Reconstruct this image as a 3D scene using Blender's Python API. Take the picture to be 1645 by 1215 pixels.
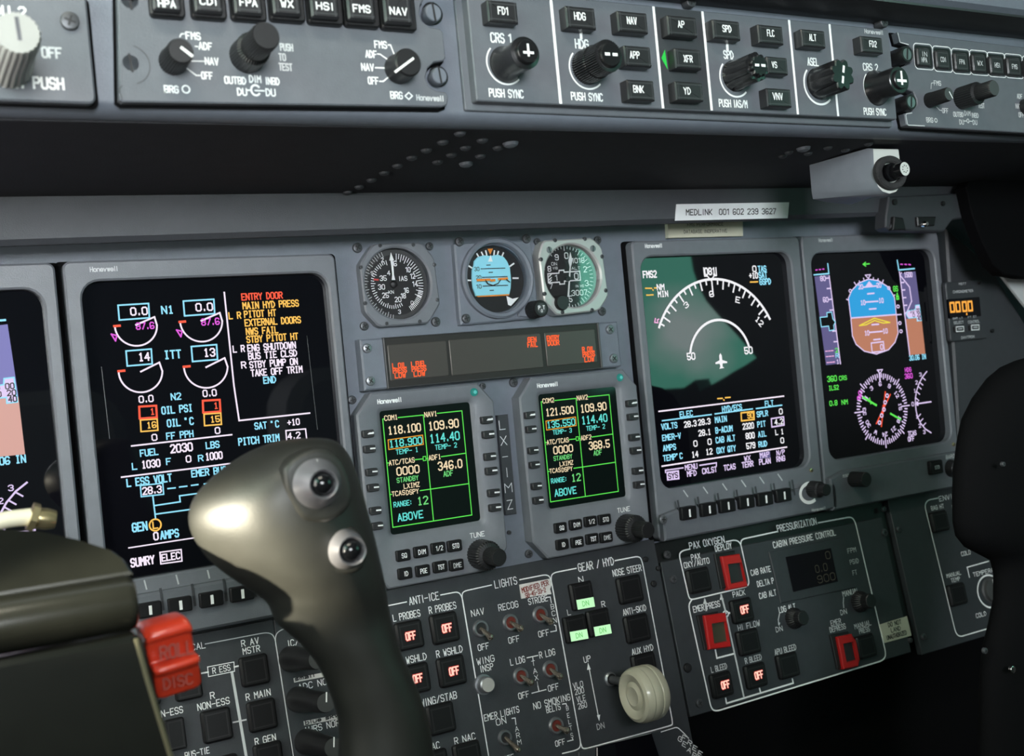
import bpy, bmesh, math, random
from mathutils import Vector, Matrix
V = Vector
R = math.radians
random.seed(7)
for o in list(bpy.data.objects):
    bpy.data.objects.remove(o)
SC = bpy.context.scene
COL = SC.collection

# ------------------------------------------------------------------ camera
# world: X to the right along the main panel, Y into the panel, Z up the panel
FPX, PSI, RHO, DIST = 1800.0, R(29.5), R(5.45), 0.835
CF = V((math.sin(PSI), math.cos(PSI), 0))
CR0 = V((math.cos(PSI), -math.sin(PSI), 0))
CU0 = V((0, 0, 1))
CR = CR0 * math.cos(RHO) - CU0 * math.sin(RHO)
CU = CR0 * math.sin(RHO) + CU0 * math.cos(RHO)
CC = CF * -DIST
cam = bpy.data.cameras.new('camera')
camo = bpy.data.objects.new('camera', cam)
COL.objects.link(camo)
camo.matrix_world = Matrix(((CR.x, CU.x, -CF.x, CC.x), (CR.y, CU.y, -CF.y, CC.y), (CR.z, CU.z, -CF.z, CC.z), (0, 0, 0, 1)))
cam.sensor_fit = 'HORIZONTAL'
cam.sensor_width = 36.0
cam.lens = 36.0 * FPX / 1645.0
cam.clip_start = 0.02
cam.dof.use_dof = True
cam.dof.focus_distance = 0.76
cam.dof.aperture_fstop = 13.0
SC.camera = camo

# ------------------------------------------------------------------ world, light, exposure
SC.view_settings.view_transform = 'Standard'
SC.view_settings.look = 'None'
SC.view_settings.gamma = 1.0
SC.view_settings.exposure = 0.0
SC.view_settings.use_curve_mapping = False


def s2l(c):
    c /= 255.0
    return c / 12.92 if c <= 0.04045 else ((c + 0.055) / 1.055) ** 2.4


def rgb(r, g, b):
    return (s2l(r), s2l(g), s2l(b))


W = bpy.data.worlds.new('outdoors')
SC.world = W
W.use_nodes = True
nt = W.node_tree
nt.nodes.clear()
tc = nt.nodes.new('ShaderNodeTexCoord')
nz = nt.nodes.new('ShaderNodeTexNoise')
nz.inputs['Scale'].default_value = 16.0
nz.inputs['Detail'].default_value = 3.0
dst = nt.nodes.new('ShaderNodeVectorMath')
dst.operation = 'DISTANCE'
dst.inputs[1].default_value = V((0.622, -0.781, 0.022)).normalized()
ramp = nt.nodes.new('ShaderNodeValToRGB')
mth = nt.nodes.new('ShaderNodeMath')
mth.operation = 'MULTIPLY_ADD'
mth.inputs[1].default_value = 0.07
bg = nt.nodes.new('ShaderNodeBackground')
out = nt.nodes.new('ShaderNodeOutputWorld')
L = nt.links.new
L(tc.outputs['Generated'], nz.inputs['Vector'])
L(tc.outputs['Generated'], dst.inputs[0])
L(nz.outputs[0], mth.inputs[0])
L(dst.outputs['Value'], mth.inputs[2])
L(mth.outputs[0], ramp.inputs[0])
el = ramp.color_ramp.elements
el[0].position = 0.055
el[0].color = (0.70, 0.86, 0.84, 1)
el[1].position = 0.085
el[1].color = (0.16, 0.62, 0.45, 1)
e = el.new(0.9)
e.color = (0.22, 0.62, 0.48, 1)
L(ramp.outputs[0], bg.inputs['Color'])
bg.inputs['Strength'].default_value = 4.2
L(bg.outputs[0], out.inputs[0])


def area(name, loc, tgt, sx, sy, power, col=(1, 1, 1), spread=180):
    l = bpy.data.lights.new(name, 'AREA')
    l.shape = 'RECTANGLE'
    l.size, l.size_y = sx, sy
    l.energy = power
    l.color = col
    l.spread = R(spread)
    o = bpy.data.objects.new(name, l)
    COL.objects.link(o)
    d = (V(tgt) - V(loc)).normalized()
    o.matrix_world = Matrix.Translation(V(loc)) @ d.to_track_quat('-Z', 'Y').to_matrix().to_4x4()
    return o


# assumed daylight: lamps added for the side window, cabin and windscreen, all unseen
area('assumed_side_window_light', (-0.775, -0.36, 0.10), (0.0, -0.20, 0.05), 0.36, 0.44, 4.5, (1.0, 0.97, 0.90))  # lamp for an unseen side window, assumed from the light on the yoke
area('hub_streak_light', (-0.46, -0.66, 0.69), (-0.40, -0.30, -0.08), 0.40, 0.07, 3.4, (1.0, 0.95, 0.78))  # unseen overhead source added for the streak along the hub bar


def beam(name, loc, tgt, size, power, col, radius=0.03, blend=1.0):
    l = bpy.data.lights.new(name, 'SPOT')
    l.energy = power
    l.color = col
    l.spot_size = R(size)
    l.spot_blend = blend
    l.shadow_soft_size = radius
    o = bpy.data.objects.new(name, l)
    COL.objects.link(o)
    d = (V(tgt) - V(loc)).normalized()
    o.matrix_world = Matrix.Translation(V(loc)) @ d.to_track_quat('-Z', 'Y').to_matrix().to_4x4()
    return o


# unseen spot lamp added for the highlight on the yoke grip's near side
beam('added_grip_spot', (-0.775, -0.43, -0.005), (-0.285, -0.258, -0.064), 8.2, 150, (1.0, 0.92, 0.70), 0.006)
area('added_cabin_fill', (-0.50, -1.85, 0.27), (-0.06, 0.0, 0.22), 0.56, 0.42, 11.5, (0.92, 0.97, 1.0), 110)  # unseen lamp added behind the camera to fill the panel from the front
area('daylight_windscreen', (0.0, -0.16, 0.66), (0.0, -0.30, 0.2), 1.1, 0.3, 1.0, (0.93, 0.97, 1.0))  # windscreen assumed out of view; lamp added to light the glareshield from above


# ------------------------------------------------------------------ projection helpers, frames
def ray(px, py):
    return CF * FPX + CR * (px - 822.5) - CU * (py - 607.5)


def proj(P):
    d = V(P) - CC
    k = FPX / d.dot(CF)
    return (822.5 + k * d.dot(CR), 607.5 - k * d.dot(CU))


class Fr:
    """a flat face of the cockpit: ex along it, ey up it, n out of it"""

    def __init__(s, o, ex, ey):
        s.o, s.ex, s.ey = V(o), V(ex).normalized(), V(ey).normalized()
        s.n = s.ex.cross(s.ey)

    def q(s, px, py, h=0.0):
        d = ray(px, py)
        t = (s.o + s.n * h - CC).dot(s.n) / d.dot(s.n)
        p = CC + d * t - s.o
        return (p.dot(s.ex), p.dot(s.ey))

    def w(s, x, y, z=0.0):
        return s.o + s.ex * x + s.ey * y + s.n * z


BEND = -0.1418
ALPHA = R(9.3)
M = Fr((0, 0, 0), (1, 0, 0), (0, 0, 1))
LO = Fr((0, 0, BEND), (1, 0, 0), (0, math.sin(ALPHA), math.cos(ALPHA)))
YG = 0.205
GS = Fr((0, -YG, 0), (1, 0, 0), (0, 0, 1))
YS = 0.04
ST = Fr((0, -YS, 0), (1, 0, 0), (0, 0, 1))
ZU = 0.132
UN = Fr((-.03, -YS, ZU), (1, 0, .009), (0, -1, .0355))
YK = Fr((0, -0.245, 0), (1, 0, 0), (0, 0, 1))
HB = Fr((0, -0.285, 0), (1, 0, 0), (0, 0, 1))

# ------------------------------------------------------------------ materials
MATS = {}


def mat(name, col, rough=0.5, metal=0.0, bump=0.0, scale=900.0, var=0.0, spec=0.5, coat=0.0):
    m = bpy.data.materials.new(name)
    m.use_nodes = True
    n = m.node_tree
    b = n.nodes['Principled BSDF']
    b.inputs['Base Color'].default_value = (*col, 1)
    b.inputs['Roughness'].default_value = rough
    b.inputs['Metallic'].default_value = metal
    b.inputs['Specular IOR Level'].default_value = spec
    b.inputs['Coat Weight'].default_value = coat
    if bump or var:
        t = n.nodes.new('ShaderNodeTexCoord')
        z = n.nodes.new('ShaderNodeTexNoise')
        z.inputs['Scale'].default_value = scale
        z.inputs['Detail'].default_value = 3.0
        n.links.new(t.outputs['Object'], z.inputs['Vector'])
        if bump:
            u = n.nodes.new('ShaderNodeBump')
            u.inputs['Strength'].default_value = bump
            u.inputs['Distance'].default_value = 0.0006
            n.links.new(z.outputs[0], u.inputs['Height'])
            n.links.new(u.outputs[0], b.inputs['Normal'])
        if var:
            r = n.nodes.new('ShaderNodeMapRange')
            r.inputs['From Min'].default_value = 0.3
            r.inputs['From Max'].default_value = 0.7
            r.inputs['To Min'].default_value = 1 - var
            r.inputs['To Max'].default_value = 1 + var
            z2 = n.nodes.new('ShaderNodeTexNoise')
            z2.inputs['Scale'].default_value = scale / 12
            z2.inputs['Detail'].default_value = 4.0
            n.links.new(t.outputs['Object'], z2.inputs['Vector'])
            n.links.new(z2.outputs[0], r.inputs[0])
            mx = n.nodes.new('ShaderNodeVectorMath')
            mx.operation = 'SCALE'
            mx.inputs[0].default_value = col
            n.links.new(r.outputs[0], mx.inputs['Scale'])
            n.links.new(mx.outputs[0], b.inputs['Base Color'])
    MATS[name] = m
    return m


def emis(name, col, st=1.0):
    m = bpy.data.materials.new(name)
    m.use_nodes = True
    b = m.node_tree.nodes['Principled BSDF']
    b.inputs['Base Color'].default_value = (0.01, 0.01, 0.01, 1)
    b.inputs['Roughness'].default_value = 0.4
    b.inputs['Specular IOR Level'].default_value = 0.1
    b.inputs['Emission Color'].default_value = (*col, 1)
    b.inputs['Emission Strength'].default_value = st
    MATS[name] = m


def glassmat(name, tint=(1, 1, 1), ior=1.5):
    m = bpy.data.materials.new(name)
    m.use_nodes = True
    n = m.node_tree
    n.nodes.clear()
    o = n.nodes.new('ShaderNodeOutputMaterial')
    mix = n.nodes.new('ShaderNodeMixShader')
    tr = n.nodes.new('ShaderNodeBsdfTransparent')
    tr.inputs[0].default_value = (*tint, 1)
    gl = n.nodes.new('ShaderNodeBsdfGlossy')
    gl.inputs['Roughness'].default_value = 0.03
    fr = n.nodes.new('ShaderNodeFresnel')
    fr.inputs[0].default_value = ior
    n.links.new(fr.outputs[0], mix.inputs[0])
    n.links.new(tr.outputs[0], mix.inputs[1])
    n.links.new(gl.outputs[0], mix.inputs[2])
    n.links.new(mix.outputs[0], o.inputs[0])
    MATS[name] = m


mat('paint', (0.148, 0.166, 0.200), 0.46, 0, 0.25, 1500, 0.05)
mat('paint_unit', (0.152, 0.162, 0.182), 0.42, 0, 0.2, 1500, 0.05)
mat('paint_plate', (0.118, 0.128, 0.146), 0.5, 0, 0.25, 1600, 0.05)
mat('paint_dark', (0.042, 0.045, 0.051), 0.5, 0, 0.25, 1600, 0.06)
mat('paint_strip', (0.058, 0.062, 0.071), 0.55, 0, 0.3, 1500, 0.04)
mat('charcoal', (0.030, 0.034, 0.039), 0.5, 0, 0.3, 1500, 0.08)
mat('charcoal_window', (0.060, 0.055, 0.050), 0.32, 0, 0.0)
mat('black', (0.009, 0.009, 0.010), 0.42, 0, 0.15, 1500)
mat('black_gloss', (0.006, 0.006, 0.007), 0.10)
mat('black_matt', (0.0035, 0.0035, 0.004), 0.8, 0, 0.3, 1200, 0, 0.06)
mat('underside_black', (0.024, 0.024, 0.028), 0.75, 0, 0.3, 900, 0.1, 0.3)
mat('button_black', (0.022, 0.022, 0.024), 0.35, 0, 0.1, 1800)
mat('button_edge', (0.055, 0.057, 0.060), 0.35)
mat('key_cap', (0.007, 0.007, 0.008), 0.45, 0, 0, 1, 0, 0.3)
mat('key_edge', (0.0105, 0.0105, 0.011), 0.45)
mat('warning_face', (0.022, 0.019, 0.018), 0.4)
mat('collar', (0.34, 0.33, 0.36), 0.33, 0.7)
mat('steel', (0.30, 0.31, 0.33), 0.38, 0.85, 0.1, 2000)
mat('steel_dark', (0.085, 0.088, 0.095), 0.40, 0.5, 0.1, 2000)
mat('toggle_metal', (0.42, 0.36, 0.30), 0.24, 0.9)
mat('chrome', (0.75, 0.74, 0.72), 0.12, 1.0)
mat('brass', (0.72, 0.60, 0.33), 0.25, 0.9)
mat('cable_beige', (0.62, 0.58, 0.45), 0.55)
mat('white', (0.92, 0.93, 0.93), 0.6)
mat('print', (0.82, 0.84, 0.84), 0.6)
mat('print_dim', (0.55, 0.57, 0.58), 0.6)
mat('print_black', (0.015, 0.015, 0.017), 0.6)
mat('print_red', (0.20, 0.04, 0.03), 0.6)
mat('label_white', (0.80, 0.82, 0.83), 0.5, 0, 0.05, 600, 0.03)
mat('label_cream', (0.52, 0.50, 0.40), 0.55, 0, 0.1, 700, 0.06)
mat('label_silver', (0.66, 0.65, 0.63), 0.4, 0, 0.3, 900, 0.1)
mat('knob_white', (0.36, 0.36, 0.34), 0.42, 0, 0.1, 900, 0.05)
mat('knob_cream', (0.44, 0.415, 0.32), 0.32, 0, 0.1, 500, 0.05, 0.5, 0.4)
mat('guard_red', (0.42, 0.012, 0.012), 0.35)
mat('lever_red', (0.62, 0.045, 0.018), 0.30, 0, 0.1, 600, 0.05, 0.5, 0.4)
mat('lever_print', (0.32, 0.05, 0.035), 0.5)
mat('bush_red', (0.12, 0.018, 0.012), 0.4)
mat('screen', (0.004, 0.004, 0.006), 0.025, 0, 0, 1, 0, 0.6)
mat('screen_rmu', (0.005, 0.009, 0.008), 0.09, 0, 0, 1, 0, 0.5)
mat('knob_black', (0.010, 0.010, 0.011), 0.26, 0, 0.1, 1500, 0, 0.6)
mat('bezel_metal', (0.55, 0.55, 0.54), 0.36, 0.45, 0.1, 1500)
mat('dial_black', (0.010, 0.010, 0.011), 0.5)
mat('dial_grey', (0.045, 0.046, 0.047), 0.5)
mat('dial_blue', rgb(150, 222, 238), 0.5)
mat('dial_orange', (0.85, 0.26, 0.03), 0.5)
mat('dial_red', (0.6, 0.06, 0.05), 0.5)
mat('yoke', (0.019, 0.019, 0.0165), 0.46, 0, 0.12, 900, 0.12, 0.5)
mat('yoke_hub', (0.008, 0.0085, 0.0068), 0.24, 0, 0.03, 900, 0.1, 0.6)
mat('yoke_trim', (0.13, 0.12, 0.075), 0.4, 0.4)
mat('foam', (0.025, 0.024, 0.025), 0.95, 0, 1.0, 900, 0.5)
mat('mic_grey', (0.20, 0.22, 0.25), 0.45, 0, 0.2, 1500, 0.04)
mat('mic_cap', (0.66, 0.66, 0.63), 0.4)
mat('wall_liner', (0.10, 0.10, 0.105), 0.8, 0, 0.3, 300, 0.1)
mat('wall_light', (0.52, 0.53, 0.54), 0.6, 0, 0.3, 900, 0.05)
mat('carpet', (0.02, 0.02, 0.022), 0.95, 0, 0.6, 400, 0.2)
mat('olive', (0.050, 0.048, 0.030), 0.4)
emis('eW', (0.95, 0.84, 0.98))
emis('eWW', (0.92, 0.92, 0.95))
emis('eC', (0.30, 0.78, 1.0))
emis('eM', (0.75, 0.10, 0.72))
emis('ePK', (0.9, 0.45, 0.75))
emis('eR', (1.0, 0.10, 0.045))
emis('eA', (1.0, 0.56, 0.10))
emis('eG', (0.10, 0.85, 0.18))
emis('eSky', rgb(48, 160, 222))
emis('eGnd', rgb(186, 124, 98))
emis('ePur', rgb(98, 92, 138))
emis('ePurPale', rgb(124, 122, 186))
emis('eGndPale', rgb(214, 163, 152))
emis('eY', (0.85, 0.72, 0.06))
emis('eLav', rgb(225, 205, 245))
emis('rCream', rgb(245, 222, 182))
emis('rCyan', rgb(100, 225, 215))
emis('rGreen', rgb(95, 235, 85))
emis('rGreenT', rgb(110, 215, 120))
emis('rBox', rgb(235, 160, 50))
emis('rFill', rgb(24, 70, 62))
emis('litRed', (1.0, 0.13, 0.035), 1.0)
emis('litOff', (1.0, 0.62, 0.50), 1.1)
emis('litOffHalo', (0.55, 0.015, 0.01), 1.0)
emis('litGreen', (0.55, 1.0, 0.55), 1.0)
emis('litGreenT', (0.16, 0.62, 0.16), 1.0)
emis('litArrow', (0.03, 0.72, 0.09), 1.0)
emis('litOrange', (1.0, 0.42, 0.06), 1.1)
emis('lcdDim', (0.020, 0.020, 0.014), 1.0)
emis('led', (0.015, 0.20, 0.17), 1.0)
emis('ledW', (0.10, 0.5, 0.46), 1.0)
glassmat('glass')
glassmat('glass_coated', ior=2.3)

# ------------------------------------------------------------------ stroke lettering
GL = {
    'A': '002640 1232', 'B': '00063645443303 33424130 0030', 'C': '4536160501103041', 'D': '00062644422000', 'E': '46060040 0333',
    'F': '460600 0333', 'G': '4536160501103041 414323', 'H': '0006 4046 0343', 'I': '1016', 'J': '3631201001', 'K': '0006 4602 1340',
    'L': '060040', 'M': '0006234640', 'N': '00064046', 'O': '103041453616050110', 'P': '00063645443303', 'Q': '103041453616050110 2240',
    'R': '00063645443303 2340', 'S': '453616050413334241301001', 'T': '0646 2026', 'U': '060110304146', 'V': '062046', 'W': '0610243046',
    'X': '0046 0640', 'Y': '062346 2320', 'Z': '06460040', '0': '103041453616050110', '1': '052620', '2': '05163645440040',
    '3': '051636454433 233342413010 1001', '4': '30360242', '5': '460603334241301001', '6': '45361605011030414233 3302', '7': '064610',
    '8': '130405163645443313 130201103041423313', '9': '011030414536160504133344', '.': '1011', ',': '1100', '-': '0343', ':': '1112 1415',
    '/': '0046', '+': '2125 0343', '*': '0506161505', '_': '0040', '=': '0242 0444', '\'': '1614',
    'o': '103041433414030110', 'n': '0004 031434 344340', 'e': '02424334140301103041', 'y': '0420 4410', 'w': '0410243044', 'l': '1016',
    's': '4414031232413000', 'm': '0004 03142420 24344440', 'a': '0434434000011242', 'b': '0600 003041433404', 'u': '0401103041 4440',
    'k': '0600 4402 1340', 'h': '0600 03143443 4340',
}
NARROW = {'I': 2, '1': 2.6, '.': 2, ',': 2, ':': 2, 'l': 2, '\'': 2}


def strokes(s, crt=False):
    """polylines and total width of a line of lettering in 6-high units"""
    res, x = [], 0.0
    for ch in s:
        if ch == ' ':
            x += 5.0 if crt else 4.4
            continue
        g = GL.get(ch, '')
        if crt and ch == 'I':
            g = '0626 0020 1016'
        if crt and ch == '1':
            g = '051610 0020'
        w = 4.0 if (crt and ch not in '.,:') else NARROW.get(ch, 4.0)
        off = 0.0
        if w < 4 and ch in 'I.,:l\'':
            off = -1.0 + w / 2
        if crt and ch in 'I1':
            off = 1.0
        for st in g.split():
            pts = [(x + off + int(st[i]), float(int(st[i + 1]))) for i in range(0, len(st) - 1, 2)]
            if len(pts) > 1:
                res.append(pts)
        x += w + 1.7
    return res, max(x - 1.7, 1.0)


# ------------------------------------------------------------------ mesh builder
class MB:
    def __init__(s):
        s.v, s.f, s.m, s.n = [], [], [], 0

    def vs(s, pts):
        i = len(s.v)
        s.v.extend([tuple(p) for p in pts])
        return list(range(i, i + len(pts)))

    def face(s, ids, m):
        s.f.append(ids)
        s.m.append(m)

    def loft(s, loops, m, cap0=False, cap1=True, mcap=None):
        ids = [s.vs(l) for l in loops]
        n = len(ids[0])
        for a, b in zip(ids, ids[1:]):
            for i in range(n):
                j = (i + 1) % n
                s.face([a[i], a[j], b[j], b[i]], m)
        if cap0:
            s.face(ids[0][::-1], m)
        if cap1:
            s.face(ids[-1], mcap or m)

    def prism(s, poly, z0, z1, m, bev=0.0, mcap=None, cap0=False):
        lo = [(x, y, z0) for x, y in poly]
        if bev:
            s.loft([lo, [(x, y, z1 - bev) for x, y in poly], [(x, y, z1) for x, y in inset(poly, bev)]], m, cap0, True, mcap)
        else:
            s.loft([lo, [(x, y, z1) for x, y in poly]], m, cap0, True, mcap)

    def frame(s, outer, inner, z0, z1, zi, m, bev=0.0012):
        """a flat ring: outer and inner loops of equal count"""
        s.loft([[(x, y, z0) for x, y in outer], [(x, y, z1 - bev) for x, y in outer], [(x, y, z1) for x, y in inset(outer, bev)],
                [(x, y, z1) for x, y in inset(inner, -bev)], [(x, y, z1 - bev) for x, y in inner], [(x, y, zi) for x, y in inner]], m, False, False)

    def fill(s, pts, z, m):
        s.face(s.vs([(x, y, z) for x, y in pts]), m)

    def stroke(s, pts, w, z, m, closed=False):
        pts = list(pts)
        if closed:
            pts.append(pts[0])
        h = w / 2
        for (x0, y0), (x1, y1) in zip(pts, pts[1:]):
            dx, dy = x1 - x0, y1 - y0
            l = math.hypot(dx, dy)
            if l < 1e-9:
                continue
            dx, dy = dx / l * h, dy / l * h
            e = 0.8
            s.n = (s.n + 1) % 9      # overlapping strokes must not share a plane
            zz = z + s.n * 5e-6
            s.face(s.vs([(x0 - dx * e - dy, y0 - dy * e + dx, zz), (x0 - dx * e + dy, y0 - dy * e - dx, zz), (x1 + dx * e + dy, y1 + dy * e - dx, zz), (x1 + dx * e - dy, y1 + dy * e + dx, zz)]), m)

    def text(s, t, cx, cy, w, h, z, m, sw=0.15, crt=False, shear=0.0, align=0, rot=0.0):
        st, tot = strokes(t, crt)
        ky = h / 6.0
        kx = w / tot if w else ky * 0.82
        W_ = tot * kx
        x0 = -W_ / 2 if align == 0 else (0 if align < 0 else -W_)
        c, sn = math.cos(rot), math.sin(rot)
        for p in st:
            q = [(x0 + a * kx + shear * b * ky, b * ky - h / 2) for a, b in p]
            s.stroke([(cx + a * c - b * sn, cy + a * sn + b * c) for a, b in q], h * sw, z, m)

    def lathe(s, cx, cy, prof, m, n=28, flute=None, mcap=None, cap0=False, ax=None):
        loops = []
        for r, z in prof:
            lp = []
            for i in range(n):
                a = 2 * math.pi * i / n
                rr_ = r
                if flute:
                    k, d, za, zb = flute
                    if za <= z <= zb:
                        rr_ = r * (1 - d * (0.5 + 0.5 * math.cos(k * a)) ** 2)
                lp.append((cx + rr_ * math.cos(a), cy + rr_ * math.sin(a), z))
            loops.append(lp)
        s.loft(loops, m, cap0, True, mcap)

    def tube(s, path, rad, m, n=12, cap=True):
        loops = []
        P = [V(p) for p in path]
        for i, p in enumerate(P):
            d = (P[min(i + 1, len(P) - 1)] - P[max(i - 1, 0)]).normalized()
            a = d.orthogonal().normalized()
            if i:
                a = (pa - d * pa.dot(d)).normalized()
            pa = a
            b = d.cross(a)
            r = rad[i] if isinstance(rad, (list, tuple)) else rad
            loops.append([p + a * r * math.cos(2 * math.pi * k / n) + b * r * math.sin(2 * math.pi * k / n) for k in range(n)])
        s.loft(loops, m, cap, cap)

    def box(s, x0, y0, z0, x1, y1, z1, m):
        s.prism([(x0, y0), (x1, y0), (x1, y1), (x0, y1)], z0, z1, m, 0, None, True)

    def build(s, name, parent=None, label=None, sharp=32, recalc=True):
        me = bpy.data.meshes.new(name)
        me.from_pydata(s.v, [], s.f)
        keys = []
        for k in s.m:
            if k not in keys:
                keys.append(k)
        for k in keys:
            me.materials.append(MATS[k])
        me.polygons.foreach_set('material_index', [keys.index(k) for k in s.m])
        if recalc:
            bm = bmesh.new()
            bm.from_mesh(me)
            bmesh.ops.recalc_face_normals(bm, faces=bm.faces)
            bm.to_mesh(me)
            bm.free()
        me.polygons.foreach_set('use_smooth', [True] * len(me.polygons))
        me.set_sharp_from_angle(angle=R(sharp))
        me.update()
        o = bpy.data.objects.new(name, me)
        COL.objects.link(o)
        if parent is not None:
            o.parent = parent
        if label:
            o['label'] = label
        return o


def inset(poly, d):
    n = len(poly)
    area_ = sum(poly[i][0] * poly[(i + 1) % n][1] - poly[(i + 1) % n][0] * poly[i][1] for i in range(n))
    sg = 1 if area_ > 0 else -1
    res = []
    for i in range(n):
        ax, ay = poly[i - 1]
        bx, by = poly[i]
        cx, cy = poly[(i + 1) % n]
        n1 = V((-(by - ay), bx - ax)) * sg
        n2 = V((-(cy - by), cx - bx)) * sg
        if n1.length < 1e-9:
            n1 = n2
        if n2.length < 1e-9:
            n2 = n1
        n1.normalize()
        n2.normalize()
        k = n1 + n2
        den = 1 + n1.dot(n2)
        if den < 0.25:
            den = 0.25
        res.append((bx + k.x * d / den, by + k.y * d / den))
    return res


def rr(x0, y0, x1, y1, r, n=5):
    x0, x1 = min(x0, x1), max(x0, x1)
    y0, y1 = min(y0, y1), max(y0, y1)
    r = max(1e-5, min(r, (x1 - x0) * 0.49, (y1 - y0) * 0.49))
    res = []
    for cx, cy, a0 in ((x1 - r, y1 - r, 0), (x0 + r, y1 - r, 90), (x0 + r, y0 + r, 180), (x1 - r, y0 + r, 270)):
        for i in range(n + 1):
            a = R(a0 + 90 * i / n)
            res.append((cx + r * math.cos(a), cy + r * math.sin(a)))
    return res


def ell(cx, cy, rx, ry, a0=0.0, a1=360.0, n=40):
    full = abs(a1 - a0 - 360) < 1e-6
    return [(cx + rx * math.cos(R(a0 + (a1 - a0) * i / n)), cy + ry * math.sin(R(a0 + (a1 - a0) * i / n))) for i in range(n + (0 if full else 1))]


def circ3(a, b, c):
    ax, ay = a
    bx, by = b
    cx, cy = c
    d = 2 * (ax * (by - cy) + bx * (cy - ay) + cx * (ay - by))
    ux = ((ax * ax + ay * ay) * (by - cy) + (bx * bx + by * by) * (cy - ay) + (cx * cx + cy * cy) * (ay - by)) / d
    uy = ((ax * ax + ay * ay) * (cx - bx) + (bx * bx + by * by) * (ax - cx) + (cx * cx + cy * cy) * (bx - ax)) / d
    return ux, uy, math.hypot(ax - ux, ay - uy)


def arc3(a, b, c, n=24):
    ux, uy, r = circ3(a, b, c)
    A = [math.degrees(math.atan2(p[1] - uy, p[0] - ux)) for p in (a, b, c)]
    a0, am, a1 = A
    while am < a0:
        am += 360
    while a1 < a0:
        a1 += 360
    if am > a1:
        a1 -= 360
    return ell(ux, uy, r, r, a0, a1, n), (ux, uy, r, a0, a1)


def rnd(pts, r, n=5):
    res = [pts[0]]
    for a, b, c in zip(pts, pts[1:], pts[2:]):
        A, B, C = V(a), V(b), V(c)
        k1 = min(r, (A - B).length * 0.49)
        k2 = min(r, (C - B).length * 0.49)
        p, q = B + (A - B).normalized() * k1, B + (C - B).normalized() * k2
        for i in range(n + 1):
            t = i / n
            v = p * (1 - t) ** 2 + B * 2 * t * (1 - t) + q * t * t
            res.append((v.x, v.y))
    res.append(pts[-1])
    return res


# ------------------------------------------------------------------ crops of the photograph the measures were taken in
class Cr:
    def __init__(s, x, y, w, iw):
        s.x, s.y, s.s = x, y, w / iw

    def __call__(s, x, y):
        return (s.x + x * s.s, s.y + y * s.s)


PX = Cr(0, 0, 1, 1)
A1, A2, A3 = Cr(0, 0, 420, 1645), Cr(400, 0, 420, 1645), Cr(800, 0, 420, 1645)
A4 = Cr(1200, 0, 445, 1638)
B1, B2, B3, B4 = Cr(0, 380, 320, 1620), Cr(300, 380, 320, 1620), Cr(0, 600, 320, 1620), Cr(300, 600, 320, 1620)
G1 = Cr(550, 370, 440, 1645)
R1, R2 = Cr(560, 600, 300, 1012), Cr(800, 590, 280, 1063)
M1, M2 = Cr(980, 310, 340, 1424), Cr(1000, 580, 340, 1424)
P1, P2 = Cr(1270, 330, 375, 1645), Cr(1270, 560, 375, 1645)
L1, S1, E1, K1 = Cr(600, 890, 480, 1645), Cr(1040, 830, 420, 1546), Cr(1400, 760, 245, 654), Cr(220, 890, 420, 1570)
Y1, Y2 = Cr(0, 780, 360, 1006), Cr(280, 690, 360, 1411)
VV, WW, XX = Cr(0, 130, 820, 1645), Cr(1240, 200, 405, 1645), Cr(1040, 1080, 605, 1645)


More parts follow.
